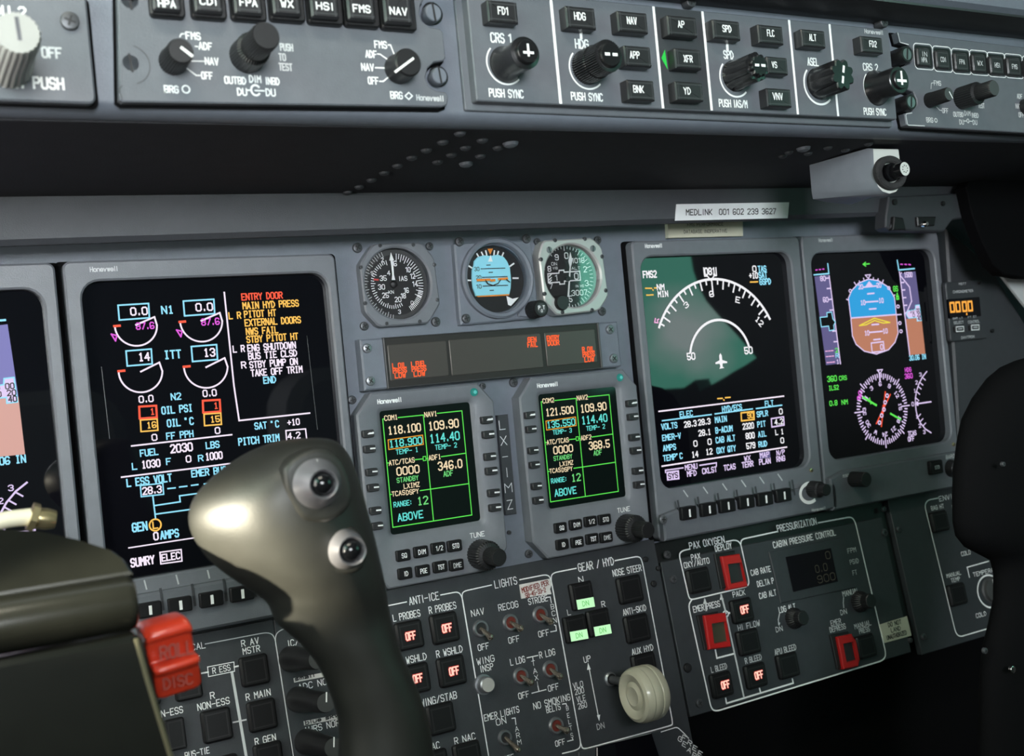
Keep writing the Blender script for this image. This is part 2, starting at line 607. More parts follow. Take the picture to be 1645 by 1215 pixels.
class T:
    """one thing: an Empty lying on a frame, its parts as children; all measures in the current crop"""

    def __init__(s, fr, name, label, cat, at, crop=PX, group=None, kind=None):
        s.fr, s.c = fr, crop
        px = crop(*at)
        s.a = fr.q(*px)
        o = bpy.data.objects.new(name, None)
        o.empty_display_size = 0.01
        COL.objects.link(o)
        p = fr.w(*s.a)
        o.matrix_world = Matrix(((fr.ex.x, fr.ey.x, fr.n.x, p.x), (fr.ex.y, fr.ey.y, fr.n.y, p.y), (fr.ex.z, fr.ey.z, fr.n.z, p.z), (0, 0, 0, 1)))
        o['label'] = label
        o['category'] = cat
        if group:
            o['group'] = group
        if kind:
            o['kind'] = kind
        s.o = o

    def q(s, x, y, z=0.0):
        a = s.fr.q(*s.c(x, y), z)
        return (a[0] - s.a[0], a[1] - s.a[1])

    def P(s, pts, z=0.0):
        return [s.q(x, y, z) for x, y in pts]

    def k(s, x, y, z=0.0):
        """metres per crop pixel along x and y of the face at that spot"""
        lx, ly = s.q(x, y, z)
        lx += s.a[0]
        ly += s.a[1]
        p0 = proj(s.fr.w(lx, ly, z))
        p1 = proj(s.fr.w(lx + .001, ly, z))
        p2 = proj(s.fr.w(lx, ly + .001, z))
        return (.001 * s.c.s / math.hypot(p1[0] - p0[0], p1[1] - p0[1]), .001 * s.c.s / math.hypot(p2[0] - p0[0], p2[1] - p0[1]))

    def line(s, mb, pts, w, z, m, closed=False, r=0):
        kx, ky = s.k(*pts[0], z)
        p = s.P(pts, z)
        if r:
            p = rnd(p, r * (kx + ky) / 2)
        mb.stroke(p, w * (kx + ky) / 2, z, m, closed)

    def fill(s, mb, pts, z, m):
        mb.fill(s.P(pts, z), z, m)

    def txt(s, mb, t, x, y, w, h, z, m, **kw):
        kx, ky = s.k(x, y, z)
        cx, cy = s.q(x, y, z)
        mb.text(t, cx, cy, w * kx if w else None, h * ky, z, m, **kw)

    def rect(s, x, y, w, h, z):
        kx, ky = s.k(x, y, z)
        cx, cy = s.q(x, y, z)
        return cx - w * kx / 2, cy - h * ky / 2, cx + w * kx / 2, cy + h * ky / 2

    def button(s, x, y, w, h, z0, z1, txt=None, th=0, tw=0, mt='print', m='button_black', name='button', tp=None, lip=True, par=None, label=None, r=.12, sw=.15, extra=None):
        b = MB()
        x0, y0, x1, y1 = s.rect(x, y, w, h, z1)
        rad = min(x1 - x0, y1 - y0) * r
        bv = min(x1 - x0, y1 - y0) * 0.07
        b.loft([[(p, q, z0) for p, q in rr(x0, y0, x1, y1, rad, 3)], [(p, q, z1 - bv) for p, q in rr(x0, y0, x1, y1, rad, 3)],
                [(p, q, z1) for p, q in inset(rr(x0, y0, x1, y1, rad, 3), bv)]], m)
        if lip:
            i = inset(rr(x0, y0, x1, y1, rad, 3), bv * 2.2)
            b.stroke(i, bv * .6, z1 + .0001, 'key_edge' if m == 'key_cap' else 'button_edge', True)
        if txt:
            px, py = tp or (x, y)
            for j, t in enumerate(txt.split('|')):
                n = len(txt.split('|'))
                s.txt(b, t, px, py + (j - (n - 1) / 2) * th * 1.35, tw, th, z1 + .0002, mt, sw=sw)
        if extra:
            extra(b, z1 + .0002)
        return b.build(name, par or s.o, label)

    def hfor(s, base, cap, lo=0.0, hi=0.09):
        """how far a knob stands out, from where its foot and its cap show"""
        b = s.q(*base, lo)
        best = min(range(0, 91), key=lambda i: math.dist(b, s.q(*cap, lo + (hi - lo) * i / 90)))
        return lo + (hi - lo) * best / 90

    def screw(s, x, y, r, z=0.0, rot=None, slot=False, m='steel_dark', par=None, ht=.002):
        b = MB()
        kx, ky = s.k(x, y, z)
        rad = r * ky
        cx, cy = s.q(x, y, z + ht * .7)
        b.lathe(cx, cy, [(rad, z), (rad, z + ht * .7), (rad * .92, z + ht * .93), (rad * .8, z + ht)], m, 18)
        a = random.uniform(0, math.pi) if rot is None else R(rot)
        for k in range(1 if slot else 2):
            t = a + k * math.pi / 2
            l = rad * (.85 if slot else .5)
            b.stroke([(cx - l * math.cos(t), cy - l * math.sin(t)), (cx + l * math.cos(t), cy + l * math.sin(t))], rad * .24, z + ht + .0001, 'print_black')
        return b.build('screw', par or s.o)

    def knob(s, base, cap, rcap, rbase, m='black', mcap=None, flute=None, z0=0.0, name='knob', steps=None, n=40, mark=None, h=None, label=None):
        h = h or max(.004, s.hfor(base, cap, z0))
        kx, ky = s.k(*cap, h)
        cx, cy = s.q(*cap, h)
        rc, rb = rcap * ky, rbase * ky
        b = MB()
        if steps:
            prof = [(f * rc, z0 + (h - z0) * t) for f, t in steps]
        else:
            prof = [(rb, z0), (rb, z0 + (h - z0) * .12), (rc * 1.03, z0 + (h - z0) * .3), (rc, z0 + (h - z0) * .93), (rc * .9, h)]
        fl = (flute[0], flute[1], z0 + (h - z0) * flute[2], h + 1) if flute else None
        b.lathe(cx, cy, prof, m, n if not flute else max(n, flute[0] * 6), fl, mcap)
        if mark:
            mark(b, cx, cy, rc, h + .0002)
        return b.build(name, s.o, label), (cx, cy, rc, h)


def solid(fr, name, label, cat, pts, z0, z1, m, crop=PX, bev=0.0, group=None, kind=None, z=None):
    """a one-mesh thing: a slab with the outline PTS"""
    zz = z1 if z is None else z
    t = T(fr, name, label, cat, pts[0], crop, group, kind)
    b = MB()
    b.prism(t.P(pts, zz), z0, z1, m, bev, None, True)
    return t, b


def bm_single(t, b, name):
    """replace the Empty by the mesh itself when a thing has no parts"""
    o = b.build(name + '_mesh')
    o.matrix_world = t.o.matrix_world
    props = {k: t.o[k] for k in t.o.keys()}
    bpy.data.objects.remove(t.o)
    for k, v in props.items():
        o[k] = v
    o.name = name
    o.data.name = name
    return o


# ------------------------------------------------------------------ the cockpit shell
def onY(px, py, Y):
    d = ray(px, py)
    return CC + d * ((Y - CC.y) / d.y)


def extr(prof, x0, x1, m, name, label, cat, sharp=32, par=None, skew=0.0):
    """a (Y, Z) outline drawn out along X"""
    b = MB()
    b.loft([[(x, y, z + skew * x) for y, z in prof] for x in (x0, x1)], m, True, True)
    o = b.build(name, par, None, sharp)
    if par is None:
        o['kind'] = 'structure'
        o['label'] = label
        o['category'] = cat
    return o


def quadbox(b, p0, p1, m):
    (x0, y0, z0), (x1, y1, z1) = p0, p1
    b.box(x0, y0, z0, x1, y1, z1, m)


def wall(name, boxes, m, label):
    b = MB()
    for p0, p1 in boxes:
        quadbox(b, p0, p1, m)
    o = b.build(name)
    o['kind'] = 'structure'
    o['label'] = label
    o['category'] = 'wall'
    return o


XL, XR, YB, ZF, ZC = -0.80, 0.80, -2.0, -0.85, 0.72
# the copilot's side window is cut where the navigation screen mirrors it
wall('floor', [((XL, YB, ZF - .03), (XR, .5, ZF))], 'carpet', 'dark carpeted cockpit floor below the instrument panel')
wall('ceiling', [((XL, YB, ZC), (XR, -.05, ZC + .03))], 'wall_liner', 'grey lined cockpit ceiling above the seats')
wall('wall_back', [((XL, YB - .03, ZF), (XR, YB, ZC))], 'wall_liner', 'grey lined bulkhead behind the seats')
WIN = [(-.760, .36), (-.772, .19), (-.768, .152), (-.757, .121), (-.741, .096), (-.718, .074), (-.675, .036), (-.633, -.005), (-.663, -.016), (-.690, -.024), (-.713, -.032), (-.781, -.053), (-.790, -.033), (-.825, -.046),
       (-.92, -.046), (-1.02, -.040), (-1.165, -.035), (-1.175, .12), (-1.150, .36)]
b = MB()
oc = (-.86, .14)
WOUT = [(.5, ZF), (.5, ZC), (YB, ZC), (YB, ZF)]


def ray_hit(poly, o, a):
    dx, dy = math.cos(a), math.sin(a)
    best = None
    for (x0, y0), (x1, y1) in zip(poly, poly[1:] + poly[:1]):
        ex, ey = x1 - x0, y1 - y0
        den = dx * ey - dy * ex
        if abs(den) < 1e-12:
            continue
        tt = ((x0 - o[0]) * ey - (y0 - o[1]) * ex) / den
        u = ((x0 - o[0]) * dy - (y0 - o[1]) * dx) / den
        if tt > 0 and -1e-6 <= u <= 1 + 1e-6:
            best = tt if best is None else min(best, tt)
    return (o[0] + dx * best, o[1] + dy * best)


angs = sorted(math.atan2(z - oc[1], y - oc[0]) for y, z in WIN + WOUT)
wi, wo = [ray_hit(WIN, oc, a) for a in angs], [ray_hit(WOUT, oc, a) for a in angs]
b.loft([[(XR + .03, y, z) for y, z in wi], [(XR + .03, y, z) for y, z in wo], [(XR, y, z) for y, z in wo], [(XR, y, z) for y, z in wi], [(XR + .03, y, z) for y, z in wi]], 'wall_liner', False, False)
o = b.build('wall_right')
o['kind'] = 'structure'
o['label'] = 'cockpit side wall with the copilot window'
o['category'] = 'wall'
wall('wall_left', [((XL - .03, YB, ZF), (XL, .5, .2)), ((XL - .03, YB, .64), (XL, .5, ZC)), ((XL - .03, YB, .2), (XL, -.95, .64)), ((XL - .03, -.3, .2), (XL, .5, .64))],
     'wall_liner', 'cockpit side wall with an assumed pilot window')  # the pilot window opening is assumed, out of view
wall('wall_front', [((XL, .02, ZF), (XR, .05, .12))], 'black_matt', 'dark bulkhead behind the instrument panel')

# the two seat backs behind the camera, added to shade the lower panels
for x0_, x1_, s_ in ((-.70, -.10, 'pilot'), (.14, .70, 'copilot')):
    b = MB()
    fr_ = rr(x0_, -.60, x1_, .045, .07)
    b.loft([[(x, -1.08 + (0 if z > 0 else 0), z) for x, z in fr_], [(x, -1.06, z) for x, z in fr_], [(x, -.98, z) for x, z in fr_], [(x, -.96, z) for x, z in inset(fr_, .02)]], 'wall_liner', True, True)
    b.box(x0_, -.98, -.62, x1_, -.80, -.50, 'wall_liner')
    b.box(x0_ + .1, -1.0, ZF, x1_ - .1, -.85, -.62, 'wall_liner')
    o = b.build('shade_seat_' + s_)
    o['kind'] = 'structure'
    o['label'] = 'grey %s seat added behind the camera as a shade' % s_
    o['category'] = 'seat'

# main instrument panel sheet, lower sheet
t = T(M, 'instrument_panel', 'grey painted main instrument panel sheet that carries displays, gauges and radios', 'instrument panel', (780, 540), PX, None, 'structure')
b = MB()
a = t.a
b.prism([(-.78 - a[0], BEND - a[1]), (.60 - a[0], BEND - a[1]), (.60 - a[0], .128 - a[1]), (-.78 - a[0], .128 - a[1])], -.006, 0, 'paint', 0, None, True)
b.build('panel_sheet', t.o)
PANEL = t
t.c = G1
for x, y, r in ((92, 105, 30), (525, 95, 24), (133, 575, 27), (563, 550, 29), (60, 1020, 26), (845, 937, 20), (1030, 915, 28), (1172, 68, 22), (1535, 58, 24), (1562, 487, 26)):
    t.screw(x, y, r, 0, None, False, 'steel_dark')
t.c = R2
t.screw(190, 1140, 26, 0)
t.screw(70, 1010, 14, 0)
t = T(LO, 'lower_instrument_panel', 'dark backing sheet behind the lower switch panels', 'instrument panel', (780, 1000), PX, None, 'structure')
b = MB()
a = t.a
b.prism([(-.78 - a[0], -.122 - a[1]), (.60 - a[0], -.122 - a[1]), (.60 - a[0], -a[1]), (-.78 - a[0], -a[1])], -.010, -.0035, 'black', 0, None, True)
b.build('panel_sheet', t.o)

# glareshield: face, rounded lower lip, underside back to the strip
prof = [(-.06, .1365), (-.185, .1385)]
for i in range(10):
    an = R(-90 - 90 * i / 9)
    prof.append((-.193 + .012 * math.cos(an), .1440 + .0065 * math.sin(an)))
prof += [(-YG, .262), (-.10, .262), (-.06, .20)]
gl = extr(prof, -.78, .79, 'paint', 'glareshield', 'grey painted glareshield with a rounded lower lip above the main panel', 'glareshield', 32, None, .006)


def fr_screw(fr, crop, x, y, r, z, par, **kw):
    """a screw built in world coordinates under a structure object"""
    tt = T(fr, 'tmp', 'x', 'x', (x, y), crop)
    o = tt.screw(x, y, r, z, **kw)
    mw = tt.o.matrix_world.copy()
    o.parent = None
    bpy.data.objects.remove(tt.o)
    o.data.transform(mw)
    o.parent = par
    return o


fr_screw(GS, A3, 1210, 12, 40, .001, gl, ht=.005)
fr_screw(GS, A4, 803, 135, 33, .001, gl, ht=.006)

# black underside skin with its rivets
t = T(UN, 'glareshield_underside', 'black underside of the glareshield with rows of domed rivets', 'glareshield underside', (800, 260), PX, None, 'structure')
a = t.a
b = MB()
b.prism([(-.75 - a[0], .0 - a[1]), (.81 - a[0], .0 - a[1]), (.81 - a[0], .152 - a[1]), (-.75 - a[0], .152 - a[1])], -.002, .0, 'underside_black', 0, None, True)
b.build('skin', t.o)
t.c = VV


def rivet(x, y, r, crop, m='paint_dark'):
    t.c = crop
    b = MB()
    cx, cy = t.q(x, y, .0)
    b.lathe(cx, cy, [(r, 0), (r * .85, r * .35), (r * .45, r * .55)], m, 12)
    b.build('rivet', t.o)


for x, y in ((1482, 168), (1427, 196), (1374, 222), (1327, 246), (1281, 272), (1238, 295), (1197, 318), (1158, 340), (1121, 358), (1554, 190), (1500, 214), (1455, 237), (1410, 260), (1605, 214), (1548, 241)):
    rivet(x, y, .0034, VV)
rivet(1502, 265, .0046, VV, 'paint_plate')
rivet(1645, 200, .0048, VV, 'paint_plate')
for x, y in ((110, 180), (365, 150), (480, 165), (630, 125), (235, 187), (70, 205)):
    rivet(x, y, .0032, WW)
rivet(205, 152, .0050, WW, 'paint_plate')

# strip under the overhang
z0 = .1062
extr([(-.004, z0 + .004), (-YS + .004, z0), (-YS, z0 + .003), (-YS, .1375), (-.004, .1375)], -.78, .56, 'paint_strip', 'trim_1', 'dark grey strip under the glareshield above the displays', 'trim', 32, None, .0125)
# anti-glare hood along the top
zb = onY(1420, 24, -.222).z
zt = onY(1600, 17, -.222).z
extr([(-.10, zb + .004), (-.218, zb), (-.226, zb + .004), (-.229, (zb + zt) / 2), (-.226, zt - .003), (-.218, zt), (-.10, zt)], -.78, .79, 'black', 'trim_2', 'black anti-glare roll along the top of the glareshield', 'trim')
extr([(-.10, zt), (-.214, zt), (-.220, zt + .004), (-.220, zt + .012), (-.20, zt + .022), (-.10, zt + .03)], -.78, .79, 'paint', 'trim_3', 'grey coaming above the black anti-glare roll', 'trim')

# dark fairing at the copilot's end of the glareshield, light side trim below it
SF = Fr((0, -.062, 0), (1, 0, 0), (0, 0, 1))
t, b = solid(SF, 'side_fairing', 'black fairing at the end of the glareshield above the light side trim', 'fairing',
             [(1552, 300), (1562, 345), (1578, 388), (1596, 425), (1612, 440), (1645, 446), (1760, 452), (1760, 215), (1600, 215)], -.012, 0, 'black_matt', PX, .001, None, 'structure', 0)
bm_single(t, b, 'side_fairing')
t, b = solid(Fr((0, -.03, 0), (1, 0, 0), (0, 0, 1)), 'side_trim', 'light grey side wall trim beside the panel end', 'trim',
             [(1604, 436), (1740, 436), (1740, 640), (1660, 508)], -.003, 0, 'wall_light', PX, .0005, None, 'structure', 0)
bm_single(t, b, 'side_trim')
t, b = solid(Fr((0, -.012, 0), (1, 0, 0), (0, 0, 1)), 'panel_end', 'dark grey end of the main panel beyond the copilot display', 'panel',
             [(1520, 365), (1590, 425), (1720, 640), (1720, 770), (1545, 770)], -.01, 0, 'paint_dark', PX, .002, None, 'structure', 0)
bm_single(t, b, 'panel_end')


# ------------------------------------------------------------------ things on the glareshield
ZP = .0065       # faceplate height


def ptr_mark(p0, p1, w):
    return lambda b, cx, cy, r, z: b.stroke([(cx + p0[0] * r, cy + p0[1] * r), (cx + p1[0] * r, cy + p1[1] * r)], r * w, z, 'white')


def cross_mark(b, cx, cy, r, z):
    b.stroke([(cx - r * .42, cy - r * .12), (cx + r * .42, cy - r * .12)], r * .2, z, 'white')
    b.stroke([(cx, cy - r * .35), (cx, cy + r * .52)], r * .2, z, 'white')


def dash_mark(b, cx, cy, r, z):
    b.stroke([(cx - r * .52, cy), (cx - r * .22, cy)], r * .24, z, 'white')
    b.stroke([(cx + r * .22, cy), (cx + r * .52, cy)], r * .24, z, 'white')


def dash_mark_up(b, cx, cy, r, z):
    b.stroke([(cx - r * .12, cy - r * .55), (cx - r * .04, cy - r * .20)], r * .2, z, 'white')
    b.stroke([(cx + .04 * r, cy + r * .20), (cx + r * .12, cy + r * .55)], r * .2, z, 'white')


# reverting-mode panel, cut by the frame
t = T(GS, 'source_selector', 'grey panel reading REV PUSH with a big pale round knob', 'control panel', (70, 60), PX)
t.c = A1
b = MB()
x0, y0 = t.q(-700, 605, ZP)
x1, y1 = t.q(540, -40, ZP)
b.prism(rr(x0, y0 - .001, x1 + .002, y1, .003), 0, .0012, 'black_matt')  # black slab stands in for the shadow along the plate edge
b.prism(rr(x0, y0, x1, y1, .003), .001, ZP, 'paint_plate', .0008)
z = ZP + .0002
t.txt(b, 'REV PUSH', 210, 520, 380, 68, z, 'print', sw=.2)
t.txt(b, 'OFF', 325, 332, 118, 62, z, 'print_dim', sw=.2)  # dimmer print stands for the shadow over this word
t.txt(b, 'DU 2', 60, 72, 200, 62, z, 'print', sw=.2)
b.build('faceplate', t.o)
t.screw(440, 130, 58, ZP, 70)
t.c = A1
t.knob((70, 420), (112, 205), 145, 165, 'knob_white', None, (24, .05, 0, 1), ZP, 'knob', None, 48,
       lambda b, cx, cy, r, z: b.stroke([(cx + r * .05, cy - r * .28), (cx, cy + r * .62)], r * .16, z, 'steel_dark'), label='pale round knob with a slot')

# pilot's display controller
t = T(GS, 'display_controller', 'grey controller with a row of black keys, between the pale knob and CRS 1', 'control panel', (450, 90), PX, 'display controllers on the glareshield')
t.c = PX
b = MB()
out_ = [(189, -60)]
pts = [(188, -55), (189.5, 161), (191, 163)]


def a1(x, y):
    return A1(x, y)


def a2(x, y):
    return A2(x, y)


pl = [A1(738, -180), A1(752, 625), A1(775, 640), A2(1215, 672), A2(1248, 660), A2(1256, 605), A2(1240, 580), A2(1180, 572), A2(1135, 545), A2(1112, 490), A2(1125, 430),
      A2(1165, 392), A2(1222, 384), A2(1238, 365), A2(1222, 205), A2(1205, 182), A2(1140, 170), A2(1095, 140), A2(1072, 85), A2(1080, 30), A2(1100, 0), A2(1080, -180)]
b.prism(inset(t.P(pl, ZP), -.0012), 0, .0012, 'black_matt')  # black border drawn where the plate only casts shadow
b.prism(t.P(pl, ZP), .001, ZP, 'paint_plate', .0006)
z = ZP + .0002
t.c = A1
for s_, x, y, w in (('FMS', 1215, 226, 88), ('ADF', 1292, 291, 80), ('NAV', 1332, 386, 80), ('OFF', 1302, 476, 66), ('BRG', 1078, 562, 85), ('OUTBD', 1480, 506, 130), ('DIM', 1605, 498, 70), ('DU', 1523, 578, 56)):
    t.txt(b, s_, x, y, w, 42, z, 'print', sw=.19)
t.line(b, [(1132, 232), (1140, 214), (1160, 212)], 7, z, 'print')
t.line(b, [(1228, 292), (1246, 294)], 7, z, 'print')
t.line(b, [(1195, 384), (1285, 386)], 6, z, 'print')
t.line(b, [(1170, 425), (1235, 475), (1262, 475)], 7, z, 'print')
kx, ky = t.k(1170, 562, z)
cx, cy = t.q(1170, 562, z)
b.stroke(ell(cx, cy, 23 * kx, 23 * ky, n=20), 8 * kx, z, 'print', True)
cx, cy = t.q(820, 405, z)
b.stroke(ell(cx, cy, 118 * kx, 120 * ky, -75, 75, 20), 5 * kx, z, 'button_edge')
t.line(b, [(770, 540), (745, 560), (770, 620)], 5, z, 'button_edge', False, 12)
t.c = A2
for s_, x, y, w in (('FMS', 828, 281, 74), ('ADF', 768, 341, 66), ('NAV', 746, 423, 74), ('OFF', 782, 508, 62), ('BRG', 928, 600, 72), ('PUSH', 236, 298, 76), ('TO', 209, 360, 40), ('TEST', 230, 422, 80), ('INBD', 147, 511, 84), ('DU', 136, 582, 56)):
    t.txt(b, s_, x, y, w, 42, z, 'print_dim' if s_ in ('PUSH', 'TO', 'TEST') else 'print', sw=.19)
for p in ([(875, 283), (890, 283), (918, 355)], [(808, 340), (826, 342), (888, 386)], [(795, 426), (885, 429)], [(822, 512), (845, 512), (912, 458)]):
    t.line(b, p, 8, z, 'print')
t.line(b, [(1005, 582), (1028, 604), (1005, 626), (982, 604)], 8, z, 'print', True)
t.txt(b, 'Honeywell', 1140, 617, 168, 32, z, 'print_dim', sw=.22)
cx, cy = t.q(42, 568, z)
kx, ky = t.k(42, 568, z)
b.stroke(ell(cx, cy, 28 * kx, 32 * ky, 40, 320, 20), 12 * kx, z, 'print')
t.line(b, [(38, 570), (95, 572)], 9, z, 'print')
t.line(b, [(-15, 568), (8, 568)], 9, z, 'print')
b.build('faceplate', t.o)
t.c = PX
keys = ((268, -4, 24, 'hPa', ''), (335, -1, 27, 'CDI', ''), (399, 1, 30, 'FPA', ''), (461, 3, 31, 'WX', ''), (522, 7, 36, 'HSI', ''), (581, 11, 40, 'FMS', ''), (640, 15, 45, 'NAV', ''))
for x, y, yb, s_, _ in keys:
    b = MB()
    hb = MB()
    x0, y0, x1, y1 = t.rect(x, yb - 32, 57, 70, ZP + .004)
    hb.loft([[(p, q, ZP - .001) for p, q in rr(x0, y0, x1, y1, .002, 3)], [(p, q, ZP + .003) for p, q in rr(x0, y0, x1, y1, .002, 3)], [(p, q, ZP + .004) for p, q in inset(rr(x0, y0, x1, y1, .002, 3), .0008)]], 'black')
    k_ = hb.build('key', t.o)
    t.button(x - 1, yb - 38, 45, 62, ZP + .004, ZP + .008, s_.upper(), 11, 27 if len(s_) > 2 else 19, 'print', 'button_black', 'key_cap', (x, y + (3 if y > -3 else 10)), True, k_, None, .06, .2)
t.c = A1
t.knob((1105, 400), (1140, 318), 84, 92, 'black', None, (30, .05, .0, 1), ZP, 'pointer_knob', None, 36, ptr_mark((.05, .2), (.75, -.35), .22))
t.c = A2
t.knob((30, 400), (110, 222), 92, 112, 'black', None, (36, .05, .05, .9), ZP, 'dimmer_knob', [(1.25, 0), (1.22, .38), (1.0, .42), (1.0, .95), (.92, 1)])
t.knob((940, 440), (1005, 390), 90, 96, 'black', None, None, ZP, 'pointer_knob', None, 36, ptr_mark((-1.1, -.75), (.35, .25), .17))
t.c = PX
for p, r in ((A2(1155, 84), 15), (A2(1193, 480), 14), (A1(818, 402), 16), (A1(812, 8), 17)):
    t.screw(p[0], p[1], r * 1.22, 0, 96, True, 'black', None, .0012)  # black disc painted for the shaded ring round the screw
    t.screw(p[0], p[1], r, .001, 96, True, 'paint', None, .0055)

# flight guidance controller
t = T(GS, 'guidance_controller', 'long grey panel with HDG, SPD and ASEL knobs split by white lines', 'control panel', (1095, 110), PX)
t.c = PX
b = MB()
x0, y0 = t.q(752, 172, .002)
x1, y1 = t.q(1441, 48, .002)
xa, ya = t.q(1424, 49, ZP)
xb, yb = t.q(1437.5, 193, ZP)
yl, yt_ = t.q(764, 164, ZP)
yt_ = (yt_ + yb) / 2
xr = (xa + xb) / 2
xl = t.q(763, 160, ZP)[0]
b.prism(rr(xl - .004, yt_ - .0035, xr + .002, ya + .001, .001), 0, .0022, 'paint_plate', .0005)
b.prism(rr(xl, yt_, xr, ya, .0012), .002, ZP + .002, 'paint_plate', .0006)
z = ZP + .0022
ZG = ZP + .002
t.c = A3
d0 = t.q(975, 300, z)[0]
d1 = t.q(1020, 300, z)[0]
s1 = [t.q(1008, 360, z)[0], t.q(1315, 380, z)[0]]
b.fill([(s1[0], yt_ + .0006), (s1[1], yt_ + .0006), (s1[1], ya - .0006), (s1[0], ya - .0006)], z - .0001, 'paint_dark')
kx, ky = t.k(1000, 360, z)
for x in (s1[0], s1[1], t.q(364, 330, z)[0]):
    b.fill([(x - 8 * kx, yt_ + .0004), (x + 8 * kx, yt_ + .0004), (x + 8 * kx, ya - .0004), (x - 8 * kx, ya - .0004)], z, 'white')
t.c = A4
for px in ((275, 400), (514, 420)):
    x = t.q(*px, z)[0]
    b.fill([(x - 8 * kx, yt_ + .0004), (x + 8 * kx, yt_ + .0004), (x + 8 * kx, ya - .0004), (x - 8 * kx, ya - .0004)], z, 'white')
for s_, x, y, w, h in (('ASEL', 390, 366, 62, 42), ('CRS 2', 730, 398, 85, 40), ('PUSH SYNC', 757, 661, 130, 38)):
    t.txt(b, s_, x, y, w, h, z, 'print', sw=.18)
t.txt(b, 'Honeywell', 750, 189, 108, 22, z, 'print_dim', sw=.24)
t.c = A3
for s_, x, y, w, h in (('HDG', 527, 277, 80, 54), ('SPD', 1450, 345, 58, 48), ('PUSH SYNC', 560, 609, 195, 46), ('PUSH IAS/M', 1480, 652, 175, 44)):
    t.txt(b, s_, x, y, w, h, z, 'print', sw=.18)
for x, y in ((522, 220), (1443, 294)):
    t.line(b, [(x - 1, y - 17), (x + 1, y + 17)], 18, z, 'white')
t.c = A2
t.txt(b, 'CRS 1', 1586, 240, 128, 56, z, 'print', sw=.18)
t.txt(b, 'PUSH SYNC', 1619, 588, 212, 48, z, 'print', sw=.18)
for crop, cx, cy, r, a0 in ((A2, 1612, 400, 132, 140), (A3, 560, 430, 131, 140), (A3, 1490, 490, 120, 140), (A4, 425, 500, 118, 140), (A4, 765, 515, 102, 140)):
    t.c = crop
    kx, ky = t.k(cx, cy, z)
    x, y = t.q(cx, cy, z)
    b.stroke(ell(x, y, r * ky, r * ky, 138, 312, 26), 9 * kx, z, 'print')
t.c = A3
t.fill(b, [(1028, 366), (1050, 312), (1068, 438)], z, 'litArrow')
b.build('faceplate', t.o)
ZB = ZG + .007
for crop, s_, x, y, w, h, tx, ty, tw, th in ((A3, 'FD1', 32, 75, 190, 140, 32, 68, 62, 44), (A3, 'HDG', 524, 112, 186, 140, 515, 102, 68, 44), (A3, 'NAV', 850, 140, 190, 132, 842, 130, 58, 42), (A3, 'AP', 1162, 165, 184, 128, 1152, 153, 38, 40),
                                             (A3, 'SPD', 1440, 188, 172, 122, 1440, 181, 52, 40), (A3, 'APP', 882, 355, 168, 132, 860, 346, 58, 42), (A3, 'XFR', 1198, 370, 164, 128, 1196, 370, 52, 40),
                                             (A3, 'BNK', 902, 568, 170, 130, 884, 561, 62, 42), (A3, 'YD', 1206, 575, 172, 122, 1190, 572, 40, 40), (A4, 'FLC', 142, 205, 148, 112, 140, 196, 40, 36), (A4, 'VS', 182, 388, 122, 104, 162, 383, 28, 34),
                                             (A4, 'VNV', 192, 578, 144, 110, 182, 570, 56, 38), (A4, 'ALT', 395, 228, 140, 104, 388, 222, 40, 36), (A4, 'FD2', 740, 265, 128, 98, 745, 260, 40, 34)):
    t.c = crop
    t.button(x, y, w, h, ZG - .001, ZB, s_, th, tw, 'print', 'button_black', 'button', (tx, ty), True, None, None, .05, .17)
t.c = PX
t.knob(A2(1612, 400), A3(190, 322), 20, 28, 'knob_black', None, None, ZG, 'course_knob', [(1.55, 0), (1.5, .05), (1.2, .3), (1.33, .78), (1.33, .87), (1.0, .89), (.98, .97), (.9, 1)], 40, cross_mark)
t.knob(A3(560, 430), A3(712, 342), 20, 28, 'knob_black', None, (44, .07, 0, .86), ZG, 'heading_knob', [(1.45, 0), (1.42, .45), (1.34, .48), (1.34, .90), (1.05, .91), (1.0, .97), (.92, 1)], 40, dash_mark)
t.knob(A3(1490, 490), PX(1221, 105), 18, 25, 'knob_black', None, (10, .16, .05, .88), ZG, 'speed_knob', [(1.45, 0), (1.42, .05), (1.34, .4), (1.34, .88), (1.05, .89), (1.0, .97), (.9, 1)], 40, dash_mark)
t.knob(A4(425, 500), A4(568, 440), 23, 26, 'knob_black', None, (8, .24, .05, 1), ZG, 'altitude_knob', [(1.15, 0), (1.15, .96), (1.05, 1)], 48, dash_mark_up)
t.knob(A4(765, 515), A4(914, 468), 22, 25, 'knob_black', None, None, ZG, 'course_knob', [(1.35, 0), (1.3, .05), (1.02, .3), (1.02, .9), (.95, .92), (.72, .92), (.72, .98), (.66, 1)], 40, cross_mark)

